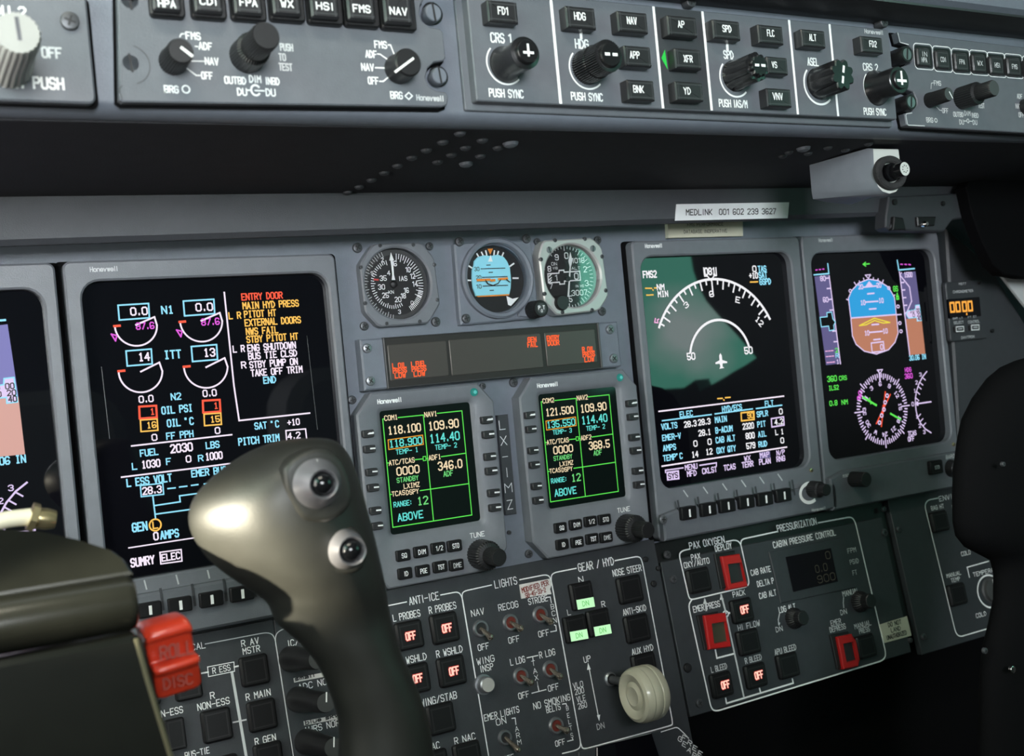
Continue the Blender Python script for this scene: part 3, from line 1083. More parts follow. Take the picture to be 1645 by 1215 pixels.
# copilot's display controller
t = T(GS, 'display_controller', 'grey controller with white-outlined keys, beside the CRS 2 knob', 'control panel', (1560, 130), PX, 'display controllers on the glareshield')
t.c = A4
b = MB()
pl = [(890, 190), (905, 248), (955, 262), (985, 300), (988, 340), (965, 378), (915, 395), (925, 520), (985, 545), (1006, 590), (1005, 625), (975, 660), (930, 672), (945, 738), (955, 745), (1900, 800), (1860, 305)]
b.prism(inset(t.P(pl, ZP), -.0012), 0, .0012, 'black_matt')  # wider black slab painted as the shadow round this plate
b.prism(t.P(pl, ZP), .001, ZP, 'paint_plate', .0006)
z = ZP + .0002
t.line(b, [(892, 195), (905, 250), (955, 264)], 5, z, 'print_dim')
t.line(b, [(975, 668), (938, 674), (950, 740), (1050, 745)], 5, z, 'print_dim', False, 10)
for s_, x, y, w in (('FMS', 1126, 492, 40), ('OFF', 1172, 655, 34), ('BRG', 1080, 710, 38), ('OUTBD', 1250, 677, 58), ('DIM', 1303, 670, 34), ('INBD', 1348, 683, 40), ('DU', 1269, 722, 24), ('DU', 1348, 724, 24), ('TEST', 1385, 625, 36), ('ADF', 1612, 570, 30), ('NAV', 1604, 628, 30), ('OFF', 1622, 680, 30)):
    t.txt(b, s_, x, y, w, 26, z, 'print_dim', sw=.2)
kx, ky = t.k(1117, 712, z)
for x_, y_, a0, a1_ in ((1117, 712, 0, 360), (1307, 715, 40, 320)):
    cx, cy = t.q(x_, y_, z)
    b.stroke(ell(cx, cy, 11 * ky, 11 * ky, a0, a1_, 18), 4 * kx, z, 'print_dim', a1_ == 360)
t.line(b, [(1283, 716), (1296, 716)], 5, z, 'print_dim')
t.line(b, [(1310, 716), (1332, 718)], 5, z, 'print_dim')
t.line(b, [(1088, 525), (1090, 492), (1102, 490)], 4, z, 'print_dim')
t.line(b, [(1120, 632), (1140, 652), (1152, 654)], 4, z, 'print_dim')
for i, (x, y) in enumerate(((1045, 335), (1157, 350), (1268, 364), (1374, 372), (1477, 384), (1579, 392), (1684, 405))):
    x0, y0, x1, y1 = t.rect(x, y, 112 - i, 152 - i * 2, z)
    b.stroke(rr(x0, y0, x1, y1, .003, 4), .0006, z, 'print', True)
    b.fill(inset(rr(x0, y0, x1, y1, .003, 4), .0012), z, 'black')
b.build('faceplate', t.o)
for i, (x, y, s_) in enumerate(((1045, 335, 'IN|HPA'), (1157, 350, 'CDI'), (1268, 364, 'FPA'), (1374, 372, 'WX'), (1477, 384, 'HSI'), (1579, 392, 'FMS'), (1684, 405, 'NAV'))):
    t.button(x + 4, y + 2, 78, 112, ZP, ZP + .003, s_, 26, 30, 'print_dim', 'button_black', 'key', None, True, None, None, .15, .16)
t.knob((1070, 585), (1195, 556), 42, 46, 'black', 'button_edge', (30, .05, 0, .98), ZP, 'pointer_knob', None, 36, ptr_mark((.05, .3), (.6, -.55), .14))
t.knob((1255, 560), (1462, 520), 47, 70, 'black', 'button_edge', (30, .04, 0, .98), ZP, 'dimmer_knob', [(1.45, 0), (1.45, .52), (1.05, .55), (1.05, .97), (.95, 1)])
t.knob((1640, 640), (1700, 615), 42, 46, 'black', None, None, ZP, 'pointer_knob')
for x, y, r in ((948, 320, 46), (972, 603, 44)):
    b = MB()
    cx, cy = t.q(x, y, .012)
    kx, ky = t.k(x, y, .012)
    b.lathe(cx, cy, [(r * ky * 1.1, 0), (r * ky * 1.1, .010), (r * ky, .012), (r * ky * .75, .012)], 'black', 28, None, 'steel')
    b.stroke([(cx - r * ky * .1, cy - r * ky * .6), (cx + r * ky * .1, cy + r * ky * .6)], r * ky * .25, .0122, 'print_black')
    b.build('thumbscrew', t.o)

# ------------------------------------------------------------------ microphone under the overhang
FM = Fr((0, -.175, 0), (1, 0, 0), (0, 0, 1))
t = T(FM, 'area_microphone', 'pale grey housing with a black barrel ending in a white dotted disc, under the glareshield', 'microphone', (755, 320), WW)
t.c = WW
ba = UN.q(*WW(245, 265), 0)
yb_ = UN.w(*ba).y
FB = Fr((0, yb_, 0), (1, 0, 0), (0, 0, 1))
front = rnd([(652, 148), (656, 250), (668, 368), (715, 462), (790, 470), (850, 425), (853, 330), (838, 240), (832, 152)], 60, 4)
back = [(245, 265), (248, 320), (255, 400), (265, 488), (380, 510), (520, 522), (560, 480), (545, 400), (530, 262)]
front = t.P([(652, 148), (656, 230), (661, 300), (668, 352), (686, 412), (720, 448), (768, 463), (815, 448), (844, 408), (853, 340), (842, 240), (832, 152)])
fb = [FB.q(*WW(*p)) for p in [(245, 265), (248, 300), (252, 350), (256, 400), (260, 445), (268, 488), (350, 506), (430, 516), (520, 522), (548, 470), (540, 370), (530, 262)]]
zb_ = -(yb_ + .175)
b = MB()
bl = [(x - t.a[0], y - t.a[1], zb_) for x, y in fb]
ml = [(p[0] * .06 + q[0] * .94, p[1] * .06 + q[1] * .94, zb_ * .06 - .0) for p, q in zip(bl, front)]
b.loft([bl, ml, [(x, y, 0) for x, y in inset(front, .0012)]], 'mic_grey', True, True, 'mic_cap')
b.build('housing', t.o)
b = MB()
cx, cy = t.q(760, 320, .0)
kx, ky = t.k(760, 320)
b.frame(ell(cx, cy, 100 * kx, 112 * ky, n=36), ell(cx, cy, 62 * kx, 66 * ky, n=36), 0, .004, .001, 'foam')
b.build('foam_ring', t.o)


def mic_dots(b, cx, cy, r, z):
    for i in range(8):
        a = math.pi / 4 * i + .2
        b.fill(ell(cx + r * .5 * math.cos(a), cy + r * .5 * math.sin(a), r * .1, r * .1, n=8), z, 'print_black')


t.knob((760, 322), (868, 290), 46, 60, 'black_gloss', 'mic_cap', None, .0005, 'barrel', [(1.32, 0), (1.3, .28), (1.0, .32), (1.02, .95), (.97, 1)], 36, mic_dots)

# label strip, cream sticker, bracket
t, b = solid(ST, 'label_strip', 'white label strip with a MEDLINK telephone number, under the glareshield', 'label', [(447, 76), (1205, 63), (1196, 170), (438, 187)], 0.0, .0006, 'label_white', M1)
t.txt(b, 'MEDLINK  001 602 239 3627', 820, 127, 602, 36, .0008, 'print_black', sw=.17, shear=.12)
bm_single(t, b, 'label_strip')
t, b = solid(Fr((0, -.004, 0), (1, 0, 0), (0, 0, 1)), 'sticker', 'cream sticker reading DATABASE INOPERATIVE, above the navigation display', 'label', [(385, 150), (892, 140), (895, 290), (393, 303)], -.004, .0, 'label_cream', M1)
t.txt(b, 'FMS PERFORMANCE', 642, 212, 240, 20, .0002, 'print_black', sw=.14)
t.txt(b, 'DATABASE INOPERATIVE', 644, 258, 290, 22, .0002, 'print_black', sw=.14)
bm_single(t, b, 'sticker')
BK = Fr((0, -.05, 0), (1, 0, 0), (0, 0, 1))
t = T(BK, 'latch_bracket', 'dark grey bracket with a small pin latch, beyond the microphone housing', 'bracket', (950, 560), WW)
t.c = WW
b = MB()
b.prism(t.P([(764, 470), (1400, 440), (1340, 600), (1180, 622), (1125, 698), (770, 690), (742, 670), (745, 600)]), -.012, 0, 'paint_dark', .0012, None, True)
b.build('plate', t.o)
b = MB()
b.prism(t.P([(800, 600), (860, 610), (880, 690), (790, 690)], .004), -.001, .004, 'black', .001)
b.prism(t.P([(950, 602), (1075, 600), (1065, 660), (955, 665)], .003), -.001, .003, 'black', .001)
b.build('latch', t.o)
b = MB()
cx, cy = t.q(1002, 650, .006)
kx, ky = t.k(1002, 650)
b.lathe(cx, cy, [(13 * kx, .003), (14 * kx, .006), (8 * kx, .008)], 'chrome', 14)
b.build('latch_pin', t.o)
t.screw(805, 506, 20, 0, m='black')
t.screw(1120, 515, 16, 0, m='black')
t.screw(790, 668, 24, 0, m='steel_dark')


def children(o):
    return [c for c in bpy.data.objects if c.parent == o]


def copy_tree(o, parent=None):
    c = o.copy()
    COL.objects.link(c)
    if parent is not None:
        c.parent = parent
    for ch in children(o):
        copy_tree(ch, c)
    return c


# ------------------------------------------------------------------ display units
ZBZ, ZSC = .010, .0035


def display(t, outer, aper, r_ap=.011):
    """bezel and dark gasket; local rectangles given in panel coordinates"""
    ax, ay = t.a
    ox0, oy0, ox1, oy1 = outer
    b = MB()
    b.prism(rr(ox0 - ax - .0035, oy0 - ay - .001, ox1 - ax + .0035, oy1 - ay + .001, .003), 0, .0015, 'black_matt')  # black sheet stands for the shaded gap round the bezel
    b.build('gap_shade', t.o)
    b = MB()
    b.frame(rr(ox0 - ax, oy0 - ay, ox1 - ax, oy1 - ay, .0045), rr(aper[0] - ax, aper[1] - ay, aper[2] - ax, aper[3] - ay, r_ap), .001, ZBZ, ZSC - .001, 'paint_unit', .0012)
    return b


def softkey(b_t, x, y, w, h, z, par=None):
    def mark(b, z_):
        b_t.line(b, [(x, y - h * .22), (x + h * .04, y + h * .24)], w * .13, z_, 'print')
    b_t.button(x, y, w, h, z - .002, z + .004, None, 0, 0, 'print', 'key_cap', 'softkey', None, False, par, None, .1, .15, mark)


# --- pilot's engine display
t = T(M, 'engine_display', 'tall screen listing ENTRY DOOR and engine readings, with the yoke grip in front', 'display', (340, 650), PX, 'display screens in the main panel')
ax, ay = t.a
b = display(t, (-.3078, -.1395, -.1342, .0955), (-.2985, -.1010, -.1405, .0832))
t.c = B1
t.txt(b, 'Honeywell', 845, 265, 222, 36, ZBZ + .0002, 'print_dim', sw=.2)
t.c = Y1
for p in ([(648, 428), (658, 466)], [(791, 404), (801, 442)], [(932, 383), (940, 416)]):
    t.line(b, p, 7, ZBZ + .0002, 'print_dim')
t.c = PX
b.build('bezel', t.o)
ZH = ZBZ + .006
x0 = -.3065 - ax
x1 = -.1355 - ax
b = MB()
b.prism([(x0, -.1385 - ay), (x1, -.1385 - ay), (x1, -.1100 - ay), (x0, -.1100 - ay)], ZBZ - .001, ZH, 'paint_plate', .0015)
t.c = K1
for x, y in ((147, 272), (337, 246), (527, 216), (700, 190)):
    t.line(b, [(x - 6, y - 60), (x + 12, y + 62)], 16, ZH + .0003, 'paint_dark')
kh = b.build('key_housing', t.o)
for x, y in ((80, 338), (262, 308), (450, 274), (634, 240), (815, 212)):
    softkey(t, x, y, 142, 88, ZH, kh)
b = MB()
b.prism(rr(-.2985 - .001 - ax, -.1020 - ay, -.1395 - ax, .0842 - ay, .011), .002, ZSC, 'screen', 0)
z = ZSC + .0003
t.c = B1


def boxl(p, w, m):
    t.line(b, p, w, z, m, True)


def X(s_, x, y, w, h, m, **kw):
    t.txt(b, s_, x, y, w, h, z, m, crt=True, sw=kw.pop('sw', .205), **kw)


for dx, dy, rd, v1 in ((0, 0, 0, '0.0'), (531, -34, 1, '0.0')):
    boxl([(960 + dx, 560 + dy), (1208 + dx, 545 + dy), (1215 + dx, 662 + dy), (970 + dx, 680 + dy)], 13, 'eC')
    X(v1, 1130 + dx, 608 + dy, 132, 58, 'eW')
    X('87.6', 1180 + dx, 727 + dy, 142, 50, 'eM', sw=.2)
    p3 = t.P([(935 + dx, 740 + dy), (1108 + dx, 890 + dy), (1276 + dx, 720 + dy)], z)
    pts, _ = arc3(*p3, n=26)
    kx, ky = t.k(1100, 740, z)
    b.stroke(pts, 14 * kx, z, 'eW')
    t.line(b, [(1276 + dx, 722 + dy), (1256 + dx, 655 + dy), (1105 + dx, 720 + dy)], 14, z, 'eW')
    t.line(b, [(928 + dx, 730 + dy), (975 + dx, 726 + dy)], 20, z, 'eR')
    t.line(b, [(905 + dx, 795 + dy), (950 + dx, 806 + dy), (940 + dx, 850 + dy)], 12, z, 'eM', True)
for dx, dy, v1 in ((0, 0, '14'), (531, -36, '13')):
    boxl([(1025 + dx, 932 + dy), (1230 + dx, 916 + dy), (1238 + dx, 1037 + dy), (1035 + dx, 1054 + dy)], 13, 'eC')
    X(v1, 1172 + dx, 980 + dy, 84, 60, 'eW')
    p3 = t.P([(965 + dx, 1100 + dy), (1142 + dx, 1268 + dy), (1320 + dx, 1095 + dy)], z)
    pts, _ = arc3(*p3, n=26)
    b.stroke(pts, 14 * kx, z, 'eW')
    t.line(b, [(1320 + dx, 1095 + dy), (1296 + dx, 1025 + dy), (1145 + dx, 1100 + dy)], 14, z, 'eW')
    t.line(b, [(962 + dx, 1097 + dy), (1012 + dx, 1092 + dy)], 20, z, 'eR')
X('N1', 1362, 597, 92, 58, 'eC')
X('ITT', 1404, 960, 130, 62, 'eC')
t.c = B3
for s_, x, y, w, h, m in (('0.0', 1188, 208, 112, 50, 'eW'), ('0.0', 1705, 160, 106, 50, 'eW'), ('N2', 1431, 188, 76, 50, 'eC'), ('OIL PSI', 1440, 292, 245, 55, 'eC'), ('OIL *C', 1467, 397, 210, 55, 'eC'),
                          ('FF PPH', 1463, 501, 214, 50, 'eC'), ('0', 1256, 521, 38, 48, 'eW'), ('0', 1769, 465, 36, 48, 'eW'), ('FUEL', 1213, 643, 142, 50, 'eC'), ('2030', 1476, 606, 174, 62, 'eW'), ('LBS', 1729, 582, 104, 50, 'eC'),
                          ('L', 1094, 756, 34, 50, 'eC'), ('1030', 1228, 736, 144, 56, 'eW'), ('F', 1371, 717, 34, 48, 'eC'), ('0', 1533, 696, 36, 50, 'eW'), ('R', 1632, 690, 36, 46, 'eC'), ('1000', 1740, 672, 132, 54, 'eW'),
                          ('L ESS VOLT', 1215, 870, 362, 58, 'eC'), ('EMER BUS', 1700, 800, 280, 52, 'eC'), ('28.3', 1236, 950, 150, 54, 'eW')):
    X(s_, x, y, w, h, m)
for dx, dy in ((0, 0), (517, -48)):
    boxl([(1132 + dx, 271 + dy), (1270 + dx, 263 + dy), (1276 + dx, 358 + dy), (1136 + dx, 368 + dy)], 17, 'eR')
    X('1', 1240 + dx, 311 + dy, 32, 46, 'eR')
    boxl([(1142 + dx, 380 + dy), (1278 + dx, 371 + dy), (1284 + dx, 463 + dy), (1147 + dx, 474 + dy)], 12, 'eA')
    X('16' if not dx else '15', 1232 + dx, 420 + dy, 70, 46, 'eA')
t.line(b, [(1070, 591), (1620, 529), (1885, 499)], 13, z, 'eW')
t.line(b, [(988, 845), (1620, 767), (1870, 734)], 13, z, 'eW')
boxl([(1142, 913), (1324, 894), (1331, 984), (1149, 1004)], 11, 'eC')
for p in ([(1365, 938), (1425, 932)], [(1460, 925), (1520, 918)], [(1557, 912), (1610, 905)], [(1660, 900), (1720, 892)], [(1243, 1000), (1265, 1180)], [(1258, 1076), (1466, 1045), (1460, 997), (1600, 978)], [(1265, 1146), (1470, 1118), (1600, 1100)]):
    t.line(b, p, 12, z, 'eC')
t.c = Y1
cx, cy = t.q(697, 178, z)
kx, ky = t.k(697, 178, z)
b.stroke(ell(cx, cy, 26 * kx, 26 * ky, n=22), 7 * kx, z, 'eA', True)
for s_, x, y, w, h, m in (('L', 697, 178, 20, 30, 'eA'), ('GEN', 627, 186, 64, 36, 'eC'), ('0', 700, 228, 18, 32, 'eW'), ('AMPS', 761, 219, 80, 33, 'eC'), ('SUMRY', 640, 341, 104, 35, 'eW'), ('ELEC', 767, 320, 80, 29, 'eW')):
    X(s_, x, y, w, h, m)
boxl([(718, 301), (813, 288), (817, 340), (722, 353)], 6, 'eW')
t.line(b, [(578, 281), (825, 243), (1010, 215)], 6, z, 'eW')
t.c = B2
t.line(b, [(305, 455), (384, 1215), (426, 1498), (1000, 1437)], 13, z, 'eW')
for s_, x, y, w, m in (('ENTRY DOOR', 613, 485, 328, 'eR'), ('MAIN HYD PRESS', 685, 553, 450, 'eA'), ('L R', 391, 643, 94, 'eA'), ('PITOT HT', 597, 627, 254, 'eA'), ('EXTERNAL DOORS', 702, 690, 450, 'eA'), ('NWS FAIL', 613, 766, 256, 'eA'),
                       ('STBY PITOT HT', 698, 825, 414, 'eA'), ('L R', 423, 914, 90, 'eW'), ('ENG SHUTDOWN', 692, 896, 388, 'eW'), ('BUS TIE CLSD', 700, 961, 390, 'eW'), ('R', 463, 1046, 34, 'eW'), ('STBY PUMP ON', 708, 1030, 386, 'eW'),
                       ('TAKE OFF TRIM', 733, 1096, 414, 'eW'), ('END', 674, 1167, 96, 'eC')):
    X(s_, x, y, w, 50, m)
t.c = B4
for s_, x, y, w, h, m in (('SAT *C', 651, 420, 194, 50, 'eC'), ('+10', 868, 397, 94, 46, 'eW'), ('PITCH TRIM', 588, 540, 328, 54, 'eC'), ('4.2', 872, 507, 98, 48, 'eW')):
    X(s_, x, y, w, h, m)
t.line(b, [(815, 575), (806, 466), (966, 452), (978, 560)], 11, z, 'eW')
# gleam along the thin glass rim, drawn in grey
t.c = PX
t.line(b, [(163, 590), (176, 705)], 1.2, z, 'button_edge')
t.line(b, [(493, 540), (510, 690)], 1.2, z, 'button_edge')
b.build('screen', t.o)

# --- navigation display
t = T(M, 'navigation_display', 'tall screen with a white compass arc over ELEC, HYD and FLT readings', 'display', (1160, 600), PX, 'display screens in the main panel')
ax, ay = t.a
b = display(t, (.1135, -.1392, .2918, .0984), (.1207, -.0997, .2802, .0858))
t.c = M1
t.txt(b, 'Honeywell', 293, 356, 112, 24, ZBZ + .0002, 'print', sw=.24)
t.c = M2
for p in ((425, 893), (558, 870), (688, 848), (815, 825), (938, 803), (1060, 783)):
    t.line(b, [(p[0] - 14, p[1] - 20), (p[0] + 14, p[1] + 20)], 8, ZBZ + .0002, 'print_dim')
b.build('bezel', t.o)
b = MB()
x0 = .1145 - ax
x1 = .3015 - ax
b.prism([(x0, -.1388 - ay), (x1, -.1388 - ay), (x1, -.1170 - ay), (x0 + .015, -.1160 - ay), (x0, -.1185 - ay)], ZBZ - .001, ZH, 'paint_plate', .0015)
for x, y in ((380, 985), (515, 962), (648, 938), (775, 915), (902, 893), (1025, 872), (1150, 848)):
    t.line(b, [(x - 8, y - 42), (x + 8, y + 50)], 14, ZH + .0003, 'paint_dark')
kx, ky = t.k(1252, 890, ZH)
cx, cy = t.q(1255, 888, ZH)
b.stroke(ell(cx, cy, 60 * kx, 64 * ky, 60, 300, 24), 17 * kx, ZH + .0004, 'white')
t.txt(b, 'Honeywell', 1320, 997, 92, 18, ZH + .0003, 'print_dim', sw=.2)
kh = b.build('key_housing', t.o)
for x, y in ((452, 1024), (586, 1000), (713, 975), (842, 950), (967, 930), (1090, 905)):
    softkey(t, x, y, 102, 86, ZH, kh)
t.screw(275, 1068, 30, ZH, m='steel', par=kh)
t.screw(1272, 736, 14, ZBZ, m='brass', ht=.0012)
t.knob((1275, 893), (1375, 868), 48, 62, 'black', None, (24, .06, 0, .98), ZH, 'dimmer_knob', [(1.2, 0), (1.15, .55), (.85, .6), (.85, .97), (.8, 1)])
b = MB()
b.prism(rr(.1197 - ax, -.1007 - ay, .2812 - ax, .0868 - ay, .011), .002, ZSC, 'screen', 0)
t.c = M1
p3 = t.P([(330, 905), (682, 581), (1075, 848)], z)
pts, (ux, uy, rad, a0, a1_) = arc3(*p3, n=40)
kx, ky = t.k(700, 700, z)
b.stroke(pts, 13 * kx, z, 'eWW')
am = math.degrees(math.atan2(t.q(683, 581, z)[1] - uy, t.q(683, 581, z)[0] - ux))
lo, hi = min(a0, a1_), max(a0, a1_)
st_ = (hi - lo) / 23.2
for i in range(-14, 15):
    a = am + i * st_
    if lo + .5 < a < hi - .5:
        l = 62 if i % 2 == 0 else 32
        if i == 0:
            l = 95
        c_, s_ = math.cos(R(a)), math.sin(R(a))
        b.stroke([(ux + rad * c_, uy + rad * s_), (ux + (rad - l * ky) * c_, uy + (rad - l * ky) * s_)], 9 * kx, z, 'eWW')
for s_, x, y, ro, w, h in (('3', 512, 755, 30, 26, 34), ('6', 683, 680, 0, 26, 36), ('E', 860, 720, -14, 26, 36), ('12', 1005, 865, -48, 50, 36)):
    X(s_, x, y, w, h, 'eWW', rot=R(ro))
p3 = t.P([(540, 1072), (735, 855), (935, 1035)], z)
pts, _ = arc3(*p3, n=30)
b.stroke(pts, 13 * kx, z, 'eWW')
for s_, x, y, w, h, m in (('50', 545, 1100, 50, 42, 'eWW'), ('50', 931, 1060, 50, 42, 'eWW'), ('FMS2', 267, 548, 88, 42, 'eWW'), ('NM', 340, 634, 46, 36, 'eWW'), ('MIN', 356, 680, 64, 36, 'eWW'),
                          ('081', 673, 528, 70, 44, 'eWW'), ('0', 971, 511, 22, 36, 'eWW'), ('TAS', 1023, 511, 52, 36, 'eC'), ('+10', 965, 556, 54, 36, 'eWW'), ('SAT', 1028, 553, 54, 36, 'eC'), ('GSPD', 1044, 597, 72, 36, 'eC')):
    X(s_, x, y, w, h, m, sw=.22)
for p in ([(238, 642), (256, 642)], [(262, 642), (280, 642)], [(298, 640), (314, 640)], [(246, 688), (264, 688)], [(270, 687), (290, 686)], [(944, 600), (958, 600)], [(962, 600), (976, 599)], [(980, 599), (994, 598)], [(287, 652), (290, 655)]):
    t.line(b, p, 8, z, 'eA')
t.line(b, [(630, 505), (636, 560), (655, 560), (680, 590), (700, 558), (716, 556), (712, 503)], 8, z, 'eWW')
t.line(b, [(305, 845), (300, 872), (322, 874), (318, 855), (328, 850)], 8, z, 'ePK')
t.fill(b, [(742, 1078), (752, 1095), (755, 1125), (788, 1135), (788, 1145), (757, 1148), (757, 1168), (768, 1178), (736, 1184), (742, 1168), (738, 1150), (710, 1152), (708, 1142), (736, 1127), (734, 1095)], z, 'eWW')
t.c = M2
for s_, x, y, w, h, m in (('ELEC', 429, 356, 84, 34, 'eC'), ('HYD/ECS', 737, 317, 130, 34, 'eC'), ('FLT', 987, 285, 54, 32, 'eC'), ('VOLTS', 315, 438, 104, 36, 'eC'), ('28.3', 456, 424, 80, 36, 'eWW'), ('28.3', 550, 410, 78, 36, 'eWW'),
                          ('EMER-V', 330, 511, 122, 36, 'eC'), ('28.1', 553, 482, 80, 36, 'eWW'), ('AMPS', 316, 583, 84, 36, 'eC'), ('0', 491, 556, 22, 36, 'eWW'), ('0', 586, 544, 22, 36, 'eWW'), ('TEMP*C', 339, 647, 128, 36, 'eC'),
                          ('14', 488, 629, 40, 36, 'eWW'), ('12', 583, 611, 40, 36, 'eWW'), ('MAIN', 662, 393, 76, 36, 'eC'), ('90', 861, 367, 38, 34, 'eA'), ('B-ACUM', 683, 461, 112, 36, 'eC'), ('2320', 846, 438, 72, 36, 'eWW'),
                          ('CAB ALT', 693, 526, 128, 36, 'eC'), ('800', 859, 503, 56, 36, 'eWW'), ('OXY QTY', 698, 596, 126, 36, 'eC'), ('579', 863, 570, 56, 36, 'eWW'), ('SPLR', 941, 356, 72, 34, 'eC'), ('0', 1065, 340, 20, 34, 'eWW'),
                          ('PIT', 935, 425, 52, 34, 'eC'), ('4.2', 1052, 410, 54, 34, 'eWW'), ('AIL', 940, 492, 52, 34, 'eC'), ('L 1', 1056, 478, 52, 32, 'eWW'), ('RUD', 944, 559, 54, 34, 'eC'), ('0', 1075, 535, 20, 34, 'eWW'),
                          ('MENU', 462, 713, 80, 32, 'eLav'), ('MFD', 466, 757, 60, 34, 'eLav'), ('CKLST', 586, 736, 96, 34, 'eLav'), ('TCAS', 721, 715, 76, 34, 'eLav'), ('WX', 840, 655, 40, 30, 'eLav'), ('TERR', 842, 696, 74, 34, 'eLav'),
                          ('MAP', 956, 632, 60, 32, 'eLav'), ('PLAN', 958, 676, 74, 34, 'eLav'), ('N/P', 1064, 616, 52, 30, 'eLav'), ('RNG', 1065, 658, 54, 32, 'eLav')):
    X(s_, x, y, w, h, m, sw=.21)
for p, m, w in (([(245, 340), (1085, 237)], 'eW', 9), ([(268, 403), (598, 361)], 'eC', 8), ([(622, 357), (875, 323)], 'eC', 8), ([(900, 321), (1072, 298)], 'eC', 8), ([(266, 709), (1105, 580)], 'eW', 9),
                ([(290, 752), (289, 736), (408, 720)], 'eLav', 8), ([(520, 703), (632, 686), (632, 704)], 'eLav', 8), ([(640, 254), (672, 252)], 'eA', 8), ([(692, 248), (725, 245)], 'eA', 8), ([(680, 262), (684, 264)], 'eA', 8)):
    t.line(b, p, w, z, m)
t.line(b, [(798, 350), (884, 340), (886, 394), (801, 404)], 9, z, 'eA', True)
t.line(b, [(1001, 389), (1084, 376), (1088, 432), (1005, 445)], 8, z, 'eLav', True)
t.fill(b, [(296, 746), (380, 735), (384, 797), (300, 806)], z, 'eLav')
t.txt(b, 'SYS', 340, 772, 62, 34, z + .0002, 'black_gloss', crt=True, sw=.2)
t.fill(b, [(920, 618), (992, 606), (996, 650), (924, 660)], z - .0001, 'ePur')
b.build('screen', t.o)

# --- copilot's flight display
t = T(M, 'flight_display', 'tall screen with a blue and brown horizon over a compass rose', 'display', (1410, 560), PX, 'display screens in the main panel')
ax, ay = t.a
b = display(t, (.2945, -.1415, .4690, .0986), (.3040, -.0982, .4612, .0836))
t.c = P1
t.txt(b, 'Honeywell', 247, 245, 96, 22, ZBZ + .0002, 'print_dim', sw=.22)
b.build('bezel', t.o)
t.c = P2
b = MB()
x0 = .2955 - ax
x1 = .4690 - ax
b.prism([(x0, -.1405 - ay), (x1, -.1405 - ay), (x1, -.1080 - ay), (x0 + .018, -.1080 - ay), (x0, -.1125 - ay)], ZBZ - .001, ZH, 'paint_plate', .0015)
t.txt(b, 'MINIMUMS', 411, 893, 84, 20, ZH + .0003, 'print_dim', sw=.2)
t.txt(b, 'BARO SET', 1155, 757, 120, 24, ZH + .0003, 'print_dim', sw=.2)
kh = b.build('key_housing', t.o)
t.knob((440, 985), (536, 925), 54, 62, 'black', None, (26, .05, 0, .98), ZH, 'minimums_knob', [(1.05, 0), (1.0, .5), (.98, .97), (.9, 1)])
t.knob((1130, 880), (1175, 845), 56, 62, 'black', None, None, ZH, 'baro_knob')
t.button(1034, 838, 88, 96, ZH - .001, ZH + .004, 'STD', 22, 32, 'print_dim', 'key_cap', 'button', (1034, 838))
t.screw(1152, 676, 14, ZBZ, m='brass', ht=.0012)
b = MB()
b.prism(rr(.3030 - ax, -.0992 - ay, .4622 - ax, .0846 - ay, .011), .002, ZSC, 'screen', 0)
t.c = P1
t.fill(b, [(168, 502), (274, 490), (352, 1115), (250, 1127)], z - .0001, 'ePur')
t.line(b, [(272, 498), (352, 1117)], 8, z, 'eLav')
for y, n in ((512, '80'), (585, ''), (662, '60'), (737, ''), (885, ''), (960, '')):
    x = 272 + (y - 498) * 80 / 619
    t.line(b, [(x - 26, y + 2), (x, y)], 8, z, 'eLav')
    if n:
        X(n, x - 46, y + 3, 34, 32, 'eLav', sw=.22)
t.fill(b, [(208, 790), (258, 785), (255, 757), (288, 752), (298, 800), (316, 823), (304, 848), (308, 878), (274, 884), (268, 851), (217, 857)], z + .0001, 'black_gloss')
t.line(b, [(208, 790), (258, 785), (255, 757), (288, 752), (298, 800), (316, 823), (304, 848), (308, 878), (274, 884), (268, 851), (217, 857)], 6, z + .0002, 'eC', True)
for y, s_, m in ((1022, '2', 'rGreen'), (1060, 'R', 'eC'), (1102, '1', 'eLav')):
    X(s_, 325 + (y - 1022) * .1, y, 20, 28, m)
    for k_ in range(3):
        t.line(b, [(246 + k_ * 20 + (y - 1022) * .13, y + 7 - k_ * 2), (260 + k_ * 20 + (y - 1022) * .13, y + 6 - k_ * 2)], 6, z, 'ePK')
for k_ in range(3):
    t.line(b, [(178 + k_ * 24, 456 - k_ * 3), (188 + k_ * 24, 455 - k_ * 3)], 7, z, 'eM')
    t.line(b, [(776 + k_ * 28, 415 + k_), (789 + k_ * 28, 416 + k_)], 7, z, 'eM')
t.line(b, [(262, 412), (270, 481), (165, 490)], 8, z, 'eC')
t.line(b, [(752, 388), (763, 456), (873, 446)], 8, z, 'eC')
t.line(b, [(556, 412), (512, 416)], 7, z, 'rGreen')
t.line(b, [(528, 402), (511, 416), (530, 428)], 7, z, 'rGreen')
up = [(425, 795), (418, 740), (412, 690), (408, 655), (430, 602), (480, 548), (550, 520), (620, 532), (690, 577), (732, 650), (738, 705), (745, 770)]
dn = [(745, 770), (752, 835), (758, 900), (736, 965), (690, 1018), (605, 1048), (520, 1028), (462, 980), (436, 920), (430, 850), (425, 795)]
t.fill(b, up, z - .0001, 'eSky')
t.fill(b, dn, z - .0001, 'eGnd')
t.line(b, up + dn[1:], 7, z, 'eLav', True)
t.line(b, [(425, 795), (745, 770)], 8, z, 'eLav')
for p in ([(515, 577), (608, 568)], [(542, 624), (588, 620)], [(530, 682), (616, 676)], [(555, 732), (602, 728)], [(573, 842), (620, 838)], [(557, 896), (648, 888)], [(586, 948), (632, 943)]):
    t.line(b, p, 9, z, 'eLav')
